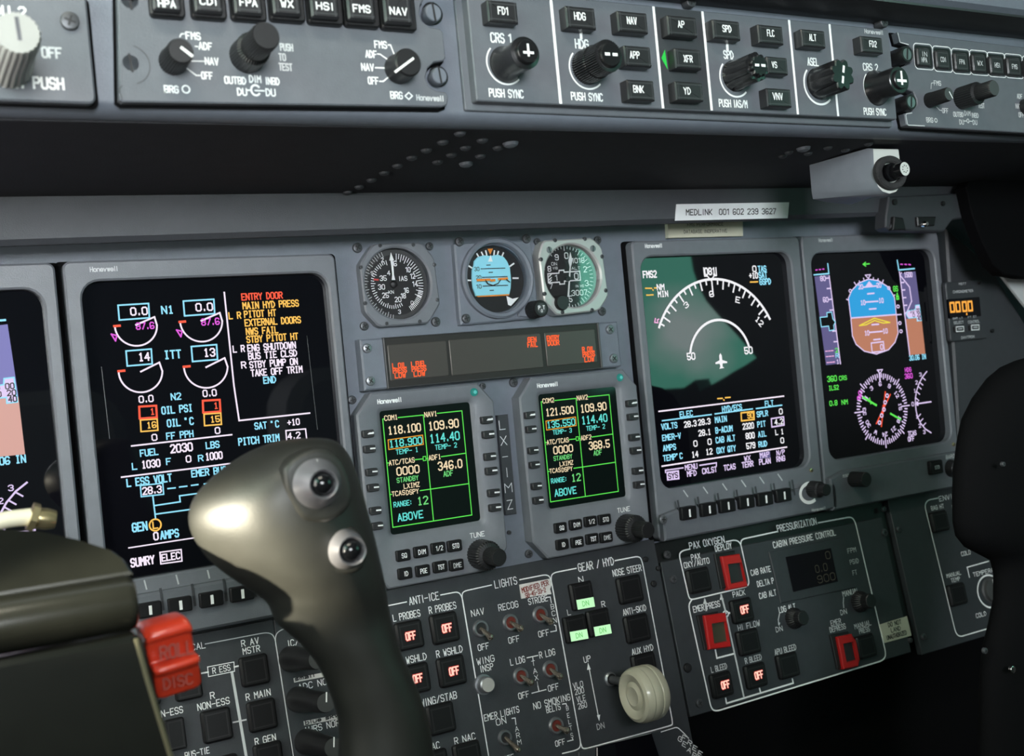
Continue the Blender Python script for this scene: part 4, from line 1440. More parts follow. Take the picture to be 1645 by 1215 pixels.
for s_, x, y in (('20', 494, 574), ('20', 622, 563), ('10', 510, 686), ('10', 638, 671), ('10', 538, 900), ('10', 667, 886)):
    X(s_, x, y, 30, 30, 'eLav', sw=.24)
t.line(b, [(485, 848), (590, 796), (700, 826), (652, 830), (592, 812), (532, 842)], 7, z, 'eY', True)
t.line(b, [(568, 971), (654, 961), (662, 1028), (575, 1036)], 8, z, 'eLav', True)
X('0', 642, 998, 16, 34, 'eLav', sw=.24)
t.line(b, [(526, 492), (564, 489), (548, 515)], 6, z, 'eLav', True)
t.fill(b, [(553, 533), (528, 571), (581, 566)], z, 'eLav')
for p in ([(449, 543), (462, 562)], [(484, 533), (490, 546)], [(514, 514), (518, 528)], [(584, 511), (582, 522)], [(618, 519), (612, 530)], [(653, 527), (645, 552)], [(395, 662), (407, 668)], [(728, 638), (734, 632)]):
    t.line(b, p, 7, z, 'eLav')
for x, y in ((421, 603), (692, 583), (757, 713), (770, 830), (778, 888)):
    cx, cy = t.q(x, y, z)
    kx, ky = t.k(x, y, z)
    b.stroke(ell(cx, cy, 9 * kx, 10 * ky, n=12), 5 * kx, z, 'eLav', True)
t.line(b, [(745, 772), (780, 769)], 7, z, 'eLav')
X('GS', 740, 588, 30, 34, 'rGreen', sw=.2)
t.line(b, [(752, 618), (745, 640), (758, 638)], 6, z, 'rGreen', True)
t.line(b, [(748, 645), (760, 643), (762, 660), (748, 662)], 8, z, 'rGreen', True)
t.fill(b, [(765, 482), (880, 465), (922, 790), (806, 803)], z - .0001, 'ePur')
t.fill(b, [(806, 803), (922, 790), (950, 1046), (838, 1056)], z - .0001, 'eGnd')
t.line(b, [(768, 470), (840, 1056)], 8, z, 'eLav')
for y in (545, 598, 652, 706):
    x = 768 + (y - 470) * 72 / 586
    t.line(b, [(x, y), (x + 22, y - 2)], 8, z, 'eLav')
X('1500', 829, 489, 54, 32, 'eLav', sw=.22)
t.line(b, [(773, 494), (838, 576), (853, 676), (820, 752), (803, 766)], 8, z, 'eLav')
t.line(b, [(766, 470), (772, 490), (782, 474)], 6, z, 'eLav')
t.fill(b, [(826, 745), (880, 733), (880, 706), (908, 702), (922, 812), (892, 816), (890, 790), (832, 796), (815, 770)], z + .0001, 'eLav')
t.line(b, [(826, 745), (880, 733), (880, 706), (908, 702), (922, 812), (892, 816), (890, 790), (832, 796), (815, 770)], 5, z + .0002, 'eC', True)
z += .0003
for s_, x, y, w in (('10', 855, 745, 28), ('0', 868, 775, 13), ('00', 898, 740, 24), ('20', 904, 770, 24), ('40', 908, 798, 22)):
    X(s_, x, y, w, 24, 'black_gloss', sw=.2)
z -= .0003
X('30.06 IN', 895, 1071, 114, 32, 'eC', sw=.2)
t.c = P2
for s_, x, y, w, h, m in (('360', 292, 213, 64, 36, 'rGreen'), ('CRS', 369, 208, 52, 28, 'rGreen'), ('ILS2', 304, 277, 68, 30, 'rGreen'), ('0.8', 302, 385, 52, 32, 'rGreen'), ('NM', 381, 378, 40, 30, 'rGreen'),
                          ('HDG', 828, 150, 42, 28, 'eM'), ('360', 832, 194, 52, 32, 'eM'), ('TCAS', 857, 598, 56, 30, 'eLav'), ('OFF', 850, 637, 42, 30, 'eLav'), ('3', 915, 184, 13, 24, 'eLav'), ('2', 888, 240, 13, 24, 'eLav'),
                          ('1', 876, 298, 13, 24, 'eLav'), ('0', 861, 392, 13, 26, 'eLav'), ('1', 890, 480, 13, 24, 'eLav'), ('2', 911, 545, 13, 24, 'eLav'), ('3', 942, 589, 13, 24, 'eLav')):
    X(s_, x, y, w, h, m, sw=.2)
cx, cy = t.q(648, 427, z)
kx, ky = t.k(648, 427, z)
rx, ry = 176 * kx, 248 * ky
tilt = R(90)
for i in range(72):
    a = R(i * 5)
    l = .14 if i % 2 == 0 else .09
    if i % 18 == 0:
        l = .22
    k0 = 1.1 if i % 9 == 0 else 1.0
    b.stroke([(cx + rx * k0 * math.cos(a), cy + ry * k0 * math.sin(a)), (cx + rx * (1 - l) * math.cos(a), cy + ry * (1 - l) * math.sin(a))], 6.5 * kx, z, 'eLav')
for i, s_ in enumerate(('6', '3', 'N', '33', '30', 'W', '24', '21', '18', '15', '12', '9')):
    a = R(90 + i * 30)
    px_, py_ = cx + rx * .72 * math.cos(a), cy + ry * .72 * math.sin(a)
    b.text(s_, px_, py_, (16 if len(s_) < 2 else 34) * kx, 26 * ky, z, 'eLav', sw=.22, crt=True, rot=a - math.pi / 2)
t.line(b, [(610, 152), (648, 149), (630, 178)], 6, z, 'eLav', True)
t.line(b, [(630, 178), (632, 235)], 7, z, 'eLav')
t.line(b, [(485, 298), (503, 305), (490, 330), (500, 335), (480, 345), (472, 358), (490, 362)], 6, z, 'eM')
for x, y in ((490, 312), (482, 348)):
    kx, ky = t.k(x, y, z)
    c2 = t.q(x, y, z)
    b.stroke(ell(c2[0], c2[1], 11 * kx, 13 * ky, n=12), 5 * kx, z, 'eM', True)
t.line(b, [(512, 345), (604, 400)], 13, z, 'rGreen')
t.line(b, [(556, 350), (566, 390)], 8, z, 'rGreen')
t.line(b, [(705, 460), (775, 500)], 11, z, 'rGreen')
t.line(b, [(510, 346), (545, 362)], 16, z, 'eLav')
t.line(b, [(668, 306), (640, 550)], 8, z, 'eR')
t.line(b, [(703, 324), (605, 530)], 8, z, 'eR')
t.line(b, [(655, 405), (650, 455)], 14, z, 'eR')
for x, y in ((680, 333), (666, 380), (657, 430), (641, 473), (626, 523)):
    kx, ky = t.k(x, y, z)
    c2 = t.q(x, y, z)
    b.stroke(ell(c2[0], c2[1], 9 * kx, 12 * ky, n=12), 6 * kx, z + .0001, 'eLav', True)
vs = [(960, 163), (930, 200), (905, 248), (888, 300), (880, 350), (880, 395), (885, 440), (895, 482), (915, 525), (950, 568), (990, 594)]
t.line(b, vs, 7, z, 'eLav')
for x, y in ((930, 205), (912, 240), (900, 268), (890, 305), (884, 350), (896, 485), (912, 518), (932, 548)):
    t.line(b, [(x, y), (x + 20, y + (18 if y < 390 else -22))], 6, z, 'eLav')
t.line(b, [(885, 391), (990, 376)], 8, z, 'eLav')
t.line(b, [(893, 382), (895, 396)], 16, z, 'eLav')
b.build('screen', t.o)

# --- the pilot's flight display is the same unit, cut by the frame
xr = M.q(89, 440, ZBZ)[0]
c = copy_tree(t.o)
c.location.x += xr - .4690
c.location.z -= .0035
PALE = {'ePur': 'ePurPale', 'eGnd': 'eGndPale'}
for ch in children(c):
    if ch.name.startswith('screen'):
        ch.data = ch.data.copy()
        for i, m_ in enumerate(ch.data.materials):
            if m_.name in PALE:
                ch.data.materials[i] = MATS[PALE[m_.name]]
c['label'] = 'screen with only tan and purple tapes showing, beside the engine display'

# ------------------------------------------------------------------ standby instruments
ZD = .0012     # dial level
ZI = .008      # instrument bezel level


def oct_bezel(t, pts, cx, cy, rx, ry, m, z1=ZI, zi=ZD):
    """a bezel plate with an outline of any shape and a round opening"""
    kx, ky = t.k(cx, cy, z1)
    ox, oy = t.q(cx, cy, z1)
    outer = rnd(t.P(pts + [pts[0]], z1), .0015, 2)[:-1]
    n = 64
    poly = outer
    o_ = [ray_hit(poly, (ox, oy), 2 * math.pi * i / n) for i in range(n)]
    i_ = ell(ox, oy, rx * kx, ry * ky, n=n)
    b = MB()
    b.loft([[(x, y, 0) for x, y in o_], [(x, y, z1 - .001) for x, y in o_], [(ox + (x - ox) * .965, oy + (y - oy) * .965, z1) for x, y in o_],
            [(ox + (x - ox) * 1.05, oy + (y - oy) * 1.05, z1) for x, y in i_], [(x, y, z1 - .0012) for x, y in i_], [(x, y, zi) for x, y in i_]], m, False, False)
    return b, ox, oy, kx, ky


def glass(t, ox, oy, r, z, m='glass'):
    b = MB()
    b.fill(ell(ox, oy, r, r, n=40), z, m)
    return b.build('cover_glass', t.o, None, 32, False)


# airspeed
t = T(M, 'airspeed_indicator', 'round black airspeed gauge marked IAS with a white needle', 'gauge', (335, 320), G1, 'standby gauges')
t.c = G1
b, ox, oy, kx, ky = oct_bezel(t, [(185, 82), (478, 72), (553, 165), (590, 440), (522, 558), (222, 582), (138, 492), (105, 205)], 338, 318, 197, 216, 'paint_unit')
bz = b.build('bezel', t.o)
for x, y in ((228, 92), (427, 87), (553, 207), (113, 222), (571, 418), (139, 438), (267, 560), (466, 548)):
    t.screw(x, y, 12, ZI - .001, m='steel_dark', ht=.0015, par=bz)
b = MB()
ro = 197 * kx
b.fill(ell(ox, oy, ro * 1.02, ro * 1.02, n=48), ZD, 'dial_grey')
b.fill(ell(ox + .04 * ro, oy - .02 * ro, ro * .86, ro * .86, n=48), ZD + .0001, 'dial_black')
z = ZD + .0003
cx, cy = t.q(312, 325, z)
for i in range(21):
    a = R(84 - i * 5.6)
    t_ = .20 if i % 2 == 0 else .13
    b.stroke([(ox + .04 * ro + ro * .83 * math.cos(a), oy + ro * .86 * math.sin(a)), (ox + .04 * ro + ro * (.83 - t_) * math.cos(a), oy + ro * (.86 - t_) * math.sin(a))], ro * .022, z, 'white')
for i in range(32):
    a = R(100 + i * 6.3)
    b.stroke([(ox - .1 * ro + ro * .62 * math.cos(a), oy + ro * .68 * math.sin(a)), (ox - .1 * ro + ro * (.5 if i % 4 == 0 else .54) * math.cos(a), oy + ro * (.56 if i % 4 == 0 else .6) * math.sin(a))], ro * .022, z, 'white')
for i in range(30):
    a = R(110 + i * 5.2)
    b.stroke([(ox + ro * .95 * math.cos(a), oy + ro * .97 * math.sin(a)), (ox + ro * (.85 if i % 3 else .8) * math.cos(a), oy + ro * (.87 if i % 3 else .82) * math.sin(a))], ro * .012, z, 'print')
for i in range(14):
    a = R(300 + i * 3.4)
    b.stroke([(ox + ro * .88 * math.cos(a), oy + ro * .88 * math.sin(a)), (ox + ro * .75 * math.cos(a), oy + ro * .75 * math.sin(a))], ro * .022, z, 'white')
for s_, x, y, w, h in (('6', 317, 200, 17, 28), ('10', 394, 237, 26, 28), ('12', 422, 276, 26, 28), ('14', 436, 323, 28, 28), ('16', 384, 361, 26, 28), ('18', 366, 394, 26, 28), ('20', 334, 416, 36, 28), ('25', 259, 391, 36, 28), ('30', 235, 341, 38, 28), ('35', 245, 288, 38, 28),
                       ('4', 278, 257, 16, 26), ('IAS', 364, 290, 48, 26), ('KN', 293, 372, 30, 18), ('0', 419, 436, 14, 20), ('2', 240, 178, 12, 24), ('3', 343, 490, 14, 22), ('S', 178, 258, 12, 20)):
    t.txt(b, s_, x, y, w, h, z, 'white', sw=.17)
t.line(b, [(192, 296), (214, 298)], 11, z, 'dial_red')
b.build('dial', t.o)
b = MB()
zn = ZD + .0022
cx, cy = t.q(312, 325, zn)
b.lathe(cx, cy, [(ro * .10, ZD), (ro * .10, zn), (ro * .06, zn + .0006)], 'dial_black', 20)
b.prism(t.P([(306, 180), (282, 180), (293, 135), (304, 180), (309, 270), (317, 298), (295, 298), (299, 270), (291, 180)][0:1] + [(304, 182), (310, 268), (318, 299), (296, 300), (300, 268), (290, 182), (282, 182), (292, 134), (310, 180)], zn), zn - .0005, zn, 'white')
b.build('needle', t.o)
glass(t, ox, oy, ro, ZD + .0045)

# attitude
t = T(M, 'attitude_indicator', 'round gauge with a light blue horizon ball and an orange aeroplane bar', 'gauge', (925, 290), G1, 'standby gauges')
t.c = G1
b, ox, oy, kx, ky = oct_bezel(t, [(672, 78), (1135, 58), (1172, 400), (1168, 528), (710, 572)], 925, 290, 184, 203, 'paint', .006)
bz = b.build('bezel_plate', t.o)
b = MB()
ro = 184 * kx
b.lathe(ox, oy, [(ro * 1.16, .004), (ro * 1.16, .0095), (ro * 1.10, .011), (ro * 1.02, .0105), (ro, .0095), (ro, ZD)], 'paint', 56, None, None)
b.f.pop()
b.m.pop()
b.build('rim', t.o)
for x, y in ((705, 68), (745, 530), (1108, 50)):
    t.screw(x, y, 28, .006, m='steel_dark', par=bz)
b = MB()
b.fill(ell(ox, oy, ro * 1.02, ro * 1.02, n=48), ZD, 'dial_black')
z = ZD + .0002
for p in ([(755, 212), (780, 228)], [(743, 300), (771, 302)], [(1006, 217), (1029, 200)], [(1025, 288), (1055, 288)], [(808, 142), (822, 166)], [(836, 133), (846, 154)], [(861, 124), (867, 149)], [(913, 124), (910, 150)], [(937, 128), (930, 153)], [(967, 136), (956, 164)]):
    t.line(b, p, 9, z, 'white')
t.fill(b, [(985, 395), (1022, 412), (1060, 403), (1012, 455), (995, 448)], z, 'white')
t.fill(b, [(872, 112), (905, 110), (888, 147)], z, 'dial_orange')
b.build('dial', t.o)
b = MB()
pts = t.P([(778, 290), (779, 240), (788, 215), (792, 185), (815, 160), (850, 150), (890, 154), (935, 146), (970, 160), (990, 185), (1008, 225), (1015, 300), (1012, 350), (1004, 385), (802, 396), (784, 350)], ZD + .001)
b.prism(pts, ZD, ZD + .001, 'dial_blue', .0004)
z = ZD + .0013
t.fill(b, [(803, 395), (1004, 384), (1000, 392), (815, 402)], z, 'dial_orange')
for p in ([(832, 232), (977, 228)], [(840, 284), (990, 278)], [(845, 336), (993, 331)], [(866, 210), (888, 209)], [(880, 254), (902, 253)], [(886, 362), (908, 361)]):
    t.line(b, p, 5, z, 'print_black')
for s_, x, y in (('30', 807, 233), ('20', 818, 284), ('10', 820, 338)):
    t.txt(b, s_, x, y, 28, 22, z, 'print_black', sw=.16)
t.fill(b, [(890, 148), (875, 189), (903, 188)], z, 'white')
b.build('horizon_ball', t.o)
b = MB()
zn = ZD + .0024
t.line(b, [(812, 300), (886, 296)], 13, zn, 'dial_orange')
t.line(b, [(895, 302), (914, 300)], 14, zn, 'dial_orange')
t.line(b, [(940, 294), (990, 290)], 13, zn, 'dial_orange')
t.line(b, [(860, 300), (875, 322), (905, 332), (935, 320), (950, 298)], 6, zn, 'print_black')
t.line(b, [(985, 295), (1005, 312)], 6, zn, 'print_black')
b.build('aeroplane_bar', t.o)
glass(t, ox, oy, ro, ZD + .005)
b = MB()
b.prism(rnd(t.P([(1060, 520), (1055, 440), (1100, 400), (1170, 405), (1175, 528), (1060, 520)], .008), .004, 4)[:-1], .004, .008, 'paint', .001)
b.build('knob_boss', t.o)


def cage_mark(b, cx, cy, r, z):
    b.fill(ell(cx, cy, r * .62, r * .62, n=24), z - .0001, 'button_edge')
    b.text('P', cx - r * .3, cy + r * .1, r * .22, r * .4, z, 'print', sw=.2)
    b.text('T', cx + r * .3, cy + r * .1, r * .22, r * .4, z, 'print', sw=.2)
    b.text('O', cx, cy - r * .28, r * .18, r * .3, z, 'print', sw=.2)


t.knob((1140, 462), (1196, 470), 52, 56, 'black', None, (34, .05, 0, .98), .008, 'cage_knob', None, 40, cage_mark)

# altimeter
t = T(M, 'altimeter', 'round altimeter gauge with a bright metal edge and greenish mirrored glass', 'gauge', (1385, 275), G1, 'standby gauges')
t.c = G1
b, ox, oy, kx, ky = oct_bezel(t, [(1205, 62), (1500, 45), (1560, 100), (1600, 395), (1545, 482), (1290, 512), (1215, 430), (1180, 150)], 1388, 272, 166, 190, 'bezel_metal', .011)
bz = b.build('bezel', t.o)
for x, y in ((1278, 60), (1457, 52), (1560, 158), (1582, 362), (1500, 480), (1322, 492), (1194, 175), (1216, 382)):
    t.screw(x, y, 13, .010, m='steel_dark', ht=.0015, par=bz)
for x, y in ((1243, 118), (1505, 110)):
    t.screw(x, y, 20, .0105, slot=True, m='steel', ht=.001, par=bz)
b = MB()
ro = 166 * kx
b.fill(ell(ox, oy, ro * 1.02, ro * 1.02, n=48), ZD, 'dial_black')
z = ZD + .0002
for i in range(50):
    a = R(90 - i * 7.2)
    l = .16 if i % 5 == 0 else .10
    b.stroke([(ox + ro * .96 * math.cos(a), oy + ro * .98 * math.sin(a)), (ox + ro * (.96 - l) * math.cos(a), oy + ro * (.98 - l) * math.sin(a))], ro * .022, z, 'print')
for s_, x, y, w, h in (('9', 1287, 163, 20, 32), ('0', 1345, 153, 20, 34), ('2', 1458, 235, 18, 32), ('3', 1467, 318, 18, 32), ('7', 1254, 336, 16, 28), ('8', 1243, 232, 18, 30), ('5', 1371, 412, 16, 34), ('1018', 1415, 182, 74, 28), ('3007', 1424, 375, 92, 30),
                       ('VIB', 1278, 228, 28, 14), ('ALT', 1402, 228, 50, 16), ('IN HG', 1425, 335, 50, 14), ('0', 1405, 276, 22, 36)):
    t.txt(b, s_, x, y, w, h, z, 'white', sw=.16)
t.fill(b, [(1247, 190), (1295, 187), (1297, 212), (1249, 215)], z, 'print_black')
t.txt(b, 'ON', 1272, 202, 32, 18, z + .0001, 'white')
t.line(b, [(1234, 262), (1300, 258), (1302, 242), (1330, 240), (1332, 252), (1425, 246), (1430, 300), (1334, 306), (1334, 322), (1306, 324), (1304, 312), (1238, 316)], 7, z, 'white', True)
for y in (270, 290, 305):
    t.line(b, [(1242, y + 8), (1256, y - 6)], 6, z, 'white')
t.txt(b, '1', 1285, 286, 12, 30, z, 'white')
b.build('dial', t.o)
b = MB()
zn = ZD + .0022
t_ = t.P([(1362, 400), (1352, 400), (1366, 220), (1358, 185), (1370, 132), (1382, 182), (1372, 222)], zn)
b.prism(t_, zn - .0004, zn, 'white')
cx, cy = t.q(1358, 290, zn)
b.lathe(cx, cy, [(ro * .08, ZD), (ro * .08, zn), (ro * .05, zn + .0005)], 'dial_black', 16)
b.build('needle', t.o)
glass(t, ox, oy, ro, ZD + .006, 'glass_coated')
t.knob((1285, 450), (1326, 434), 46, 50, 'black', 'button_black', (30, .05, 0, .98), .004, 'setting_knob', None, 36)

# ------------------------------------------------------------------ annunciator panel
t = T(M, 'warning_panel', 'long dark warning light box with red lit captions, above the two radio screens', 'warning panel', (890, 750), G1)
t.c = G1
b = MB()
ZA = .010
c_ = [t.q(105, 655, ZA), t.q(1650, 548, ZA), t.q(1682, 822, ZA), t.q(135, 962, ZA)]
ay0, ay1 = (c_[2][1] + c_[3][1]) / 2, (c_[0][1] + c_[1][1]) / 2
ax0, ax1 = (c_[0][0] + c_[3][0]) / 2, (c_[1][0] + c_[2][0]) / 2
b.prism([(ax0, ay0), (ax1, ay0), (ax1, ay1), (ax0, ay1)], 0, ZA, 'paint', .0012)
bz = b.build('housing', t.o)
for x, y in ((150, 710), (170, 906), (1610, 596), (1632, 770)):
    t.screw(x, y, 28, ZA, m='steel', par=bz)
b = MB()
fx0 = (t.q(236, 652, ZA)[0] + t.q(268, 945, ZA)[0]) / 2
fx1 = (t.q(1530, 560, ZA)[0] + t.q(1555, 825, ZA)[0]) / 2
b.frame([(fx0, ay0), (fx1, ay0), (fx1, ay1), (fx0, ay1)][::1], [(fx0 + .0008, ay0 + .0008), (fx1 - .0014, ay0 + .0008), (fx1 - .0014, ay1 - .0008), (fx0 + .0008, ay1 - .0008)], ZA - .001, ZA + .0026, ZA, 'button_edge', .0003)
b.fill([(fx0 + .0006, ay0 + .0006), (fx1 - .001, ay0 + .0006), (fx1 - .001, ay1 - .0006), (fx0 + .0006, ay1 - .0006)], ZA + .0014, 'warning_face')
b.build('face', t.o)
zw = ZA + .0022


def caption_window(quad, caps):
    q_ = t.P(quad, zw)
    x0, x1 = (q_[0][0] + q_[3][0]) / 2, (q_[1][0] + q_[2][0]) / 2
    y1, y0 = (q_[0][1] + q_[1][1]) / 2, (q_[2][1] + q_[3][1]) / 2
    b = MB()
    b.prism(rr(x0, y0, x1, y1, .001, 3), ZA, zw, 'charcoal_window', .0004)
    for lines, x, y, w in caps:
        n = len(lines)
        for j, l in enumerate(lines):
            t.txt(b, l, x + 3 * (j - 1), y + (j - (n - 1) / 2) * 30, w * min(1, .36 + len(l) * .14), 27, zw + .0002, 'litRed', sw=.25)
    b.build('caption_window', t.o)


caption_window([(272, 690), (625, 663), (640, 870), (290, 910)], [(('L OIL', 'PRESS', 'LOW'), 345, 842, 80), (('L FUEL', 'PRESS', 'LOW'), 460, 832, 84)])
caption_window([(640, 660), (1192, 618), (1208, 823), (660, 875)], [(('GEN', 'FAIL'), 1142, 672, 62)])
caption_window([(1215, 615), (1515, 595), (1533, 790), (1232, 820)], [(('ENTRY', 'DOOR'), 1268, 662, 72), (('R OIL', 'PRESS', 'LOW'), 1480, 745, 70)])

# ------------------------------------------------------------------ radio management units
ZR = .012


def radio(label, com, com2, nav, t2, adf, n, anchor, greenish):
    t = T(M, 'radio_unit', label, 'radio', (440, 520), R1, 'radio units side by side')
    t.c = R1
    outer = [(40, 235), (125, 100), (690, 60), (795, 150), (858, 960), (800, 1066), (240, 1162), (128, 1060)]
    b = MB()
    p = rnd(t.P(outer + [outer[0]], ZR), .002, 3)[:-1]
    # squared to the panel: left and right, top and bottom edges
    scr = [t.q(170, 205, .009), t.q(655, 160, .009), t.q(710, 800, .009), t.q(230, 870, .009)]
    sx0, sx1 = (scr[0][0] + scr[3][0]) / 2, (scr[1][0] + scr[2][0]) / 2
    sy1, sy0 = (scr[0][1] + scr[1][1]) / 2, (scr[2][1] + scr[3][1]) / 2
    o_ = t.P(outer, ZR)
    lx, rx = (o_[0][0] + o_[7][0]) / 2, (o_[3][0] + o_[4][0]) / 2
    ty, by = (o_[1][1] + o_[2][1]) / 2, (o_[5][1] + o_[6][1]) / 2
    ch = .014
    n_ = 6
    ou = []
    for cx, cy, dx, dy in ((rx, ty, -1, -1), (lx, ty, 1, -1), (lx, by, 1, 1), (rx, by, -1, 1)):
        p0, p1 = (cx, cy + dy * ch), (cx + dx * ch * .85, cy)
        if dx * dy < 0:
            p0, p1 = p1, p0
        for i in range(n_):
            f_ = i / (n_ - 1)
            ou.append((p0[0] * (1 - f_) + p1[0] * f_, p0[1] * (1 - f_) + p1[1] * f_))
    inn = rr(sx0 - .003, sy0 - .003, sx1 + .003, sy1 + .003, .005)
    b.loft([[(x, y, 0) for x, y in ou], [(x, y, ZR - .0012) for x, y in ou], [(x, y, ZR) for x, y in inset(ou, .0012)],
            [(x, y, ZR) for x, y in inset(inn, -.0015)], [(x, y, ZR - .002) for x, y in inset(inn, .002)], [(x, y, ZR - .0035) for x, y in inset(inn, .003)]], 'paint_unit', False, False)
    zt_ = ZR + .0002
    t.txt(b, 'Honeywell', 222, 148, 128, 22, zt_, 'print', sw=.24)
    t.txt(b, 'TUNE', 697, 875, 78, 25, zt_, 'print', sw=.15)
    b.build('bezel', t.o)
    b = MB()
    cx, cy = t.q(679, 102, ZR)
    kx, ky = t.k(679, 102, ZR)
    b.lathe(cx, cy, [(20 * kx, ZR - .001), (20 * kx, ZR + .0005), (16 * kx, ZR + .0015), (9 * kx, ZR + .002)], 'led', 18, None, 'ledW')
    b.build('photocell', t.o, 'green glowing light sensor')
    zs = ZR - .003
    b = MB()
    b.prism(rr(sx0 - .002, sy0 - .002, sx1 + .002, sy1 + .002, .003), zs - .001, zs, 'screen_rmu')
    z = zs + .0003
    if greenish:
        t.fill(b, [(188, 250), (614, 206), (666, 766), (242, 832)], z - .0001, 'screen_rmu')

    def X(s_, x, y, w, h, m, sw=.17):
        t.txt(b, s_, x, y, w, h, z, m, crt=True, sw=sw)
    g = 'rGreen'
    for pl_ in ([(195, 247), (185, 248), (240, 835), (668, 768), (614, 203), (480, 217)], [(268, 240), (405, 226)], [(405, 226), (460, 797)], [(210, 486), (218, 486)], [(360, 468), (400, 464)], [(420, 462), (430, 461)], [(502, 452), (634, 433)], [(226, 657), (234, 656)], [(388, 636), (650, 598)]):
        t.line(b, pl_, 5, z, g)
    t.line(b, [(403, 452), (418, 450), (420, 472), (405, 474)], 4, z, g, True)
    for s_, x, y, w, h, m in (('COM%d' % n, 230, 240, 70, 25, 'rCream'), ('NAV%d' % n, 445, 221, 66, 25, 'rCream'), (com, 303, 301, 174, 40, 'rCream'), (nav, 515, 278, 160, 42, 'rCream'), (com2, 310, 373, 174, 36, 'rCyan'), ('114.40', 521, 346, 158, 42, 'rCyan'),
                              (t2, 317, 420, 118, 24, 'rCyan'), ('TEMP- 2', 528, 395, 116, 24, 'rCyan'), ('ATC/TCAS', 288, 478, 138, 25, 'rCream'), ('ADF%d' % n, 467, 455, 64, 25, 'rCream'), ('0000', 322, 525, 120, 40, 'rCream'), (adf, 550, 496, 128, 42, 'rCream'),
                              ('STANDBY', 320, 573, 116, 24, 'rGreenT'), ('ADF', 540, 543, 50, 27, 'rGreenT'), ('LXIMZ', 342, 607, 84, 24, 'rCream'), ('TCAS', 270, 650, 70, 24, 'rCream'), ('DSPY', 346, 642, 66, 24, 'rCream'), ('RANGE:', 293, 706, 96, 26, 'rCyan'), ('12', 402, 690, 54, 40, 'rGreenT'), ('ABOVE', 335, 773, 136, 38, 'rCyan')):
        X(s_, x, y, w, h, m)
    t.line(b, [(214, 361), (401, 335), (405, 385), (218, 413)], 5, z, 'rBox', True)
    b.build('screen', t.o)

    def dash(x, y, arrow):
        def f(b, z_):
            t.line(b, [(x + 2, y - 2), (x + 24, y - 4)], 8, z_, 'print')
            if arrow:
                t.line(b, [(x - 4, y + 2), (x + 22, y - 1), (x + 22, y - 8)], 5, z_, 'print')
        return f
    for i, (x, y) in enumerate(((110, 327), (118, 410), (130, 535), (138, 620), (150, 745), (160, 828), (755, 252), (763, 331), (772, 451), (780, 529), (792, 648), (800, 728))):
        t.button(x, y, 60, 40, ZR - .001, ZR + .004, None, 0, 0, 'print', 'button_black', 'line_key', None, True, None, None, .2, .15, dash(x, y, i in (0, 6)))
    for s_, x, y, w in (('SQ', 302, 988, 26), ('DIM', 398, 968, 38), ('1/2', 492, 948, 36), ('STO', 581, 935, 34), ('ID', 312, 1086, 20), ('PGE', 408, 1071, 36), ('TST', 502, 1050, 34), ('DME', 591, 1040, 42)):
        t.button(x - 2, y, 76, 60, ZR - .001, ZR + .003, s_, 24, w, 'print_dim' if s_ == 'DME' else 'print', 'key_cap', 'key', (x, y), False, None, None, .15, .15)
    t.knob((712, 985), (818, 1000), 48, 74, 'black', None, (30, .05, 0, .98), ZR, 'tuning_knob', [(1.75, 0), (1.7, .45), (1.5, .5), (1.02, .52), (1.0, .97), (.9, 1)])
    a0 = M.q(*R1(440, 517), .009)
    a1 = M.q(*anchor, .009)
    t.o.location.x += a1[0] - a0[0]
    t.o.location.z += a1[1] - a0[1]


sc1 = [R1(170, 205), R1(655, 160), R1(710, 800), R1(230, 870)]
sc2 = [R2(245, 175), R2(720, 122), R2(775, 785), R2(310, 860)]
l1 = [M.q(*p, .009) for p in sc1]
l2 = [M.q(*p, .009) for p in sc2]
dxr = sum(b_[0] - a_[0] for a_, b_ in zip(l1, l2)) / 4
dzr = sum(b_[1] - a_[1] for a_, b_ in zip(l1, l2)) / 4
radio('radio tuning unit headed COM1 with 118.900 boxed, beside the yoke grip', '118.100', '118.900', '109.90', 'TEMP- 1', '346.0', 1, R1(440, 517), False)
a0 = M.q(*R1(440, 517), .009)
p2 = proj(M.w(a0[0] + dxr, a0[1] + dzr, .009))
radio('radio tuning unit headed COM2 with 135.550 boxed, beside the navigation display', '121.500', '135.550', '109.90', 'TEMP- 3', '368.5', 2, p2, True)

# registration strip between the radios
t, b = solid(M, 'registration_plate', 'narrow upright plate with the letters L X I M Z between the radio units', 'plate', [(805, 228), (864, 222), (912, 762), (852, 770)], 0, .003, 'paint_dark', R1, .0004)
t.c = R1
for s_, x, y, w in (('L', 832, 280, 30), ('X', 840, 365, 32), ('-', 848, 452, 28), ('I', 858, 537, 0), ('M', 866, 621, 38), ('Z', 874, 712, 28)):
    t.txt(b, s_, x, y, w, 48, .0032, 'print', sw=.08)
bm_single(t, b, 'registration_plate')

# ------------------------------------------------------------------ clock
FE = Fr((0, -.0125, 0), (1, 0, 0), (0, 0, 1))
t = T(FE, 'chronometer', 'small clock with orange digits beside the copilot flight display', 'clock', (1240, 750), P1)
t.c = P1
b = MB()
q_ = t.P([(1098, 540), (1352, 528), (1392, 935), (1125, 965)], .004)
b.prism(rr((q_[0][0] + q_[3][0]) / 2, (q_[2][1] + q_[3][1]) / 2, (q_[1][0] + q_[2][0]) / 2, (q_[0][1] + q_[1][1]) / 2, .003), 0, .004, 'paint_dark', .0008)
z = .0042
for s_, x, y, w, h in (('M877', 1211, 553, 50, 14), ('CHRONOMETER', 1216, 606, 140, 16), ('SELECT', 1184, 826, 68, 17), ('CONTROL', 1292, 820, 80, 17), ('DAVTRON', 1249, 929, 90, 16)):
    t.txt(b, s_, x, y, w, h, z, 'print_dim', sw=.2)
b.build('faceplate', t.o)
b = MB()
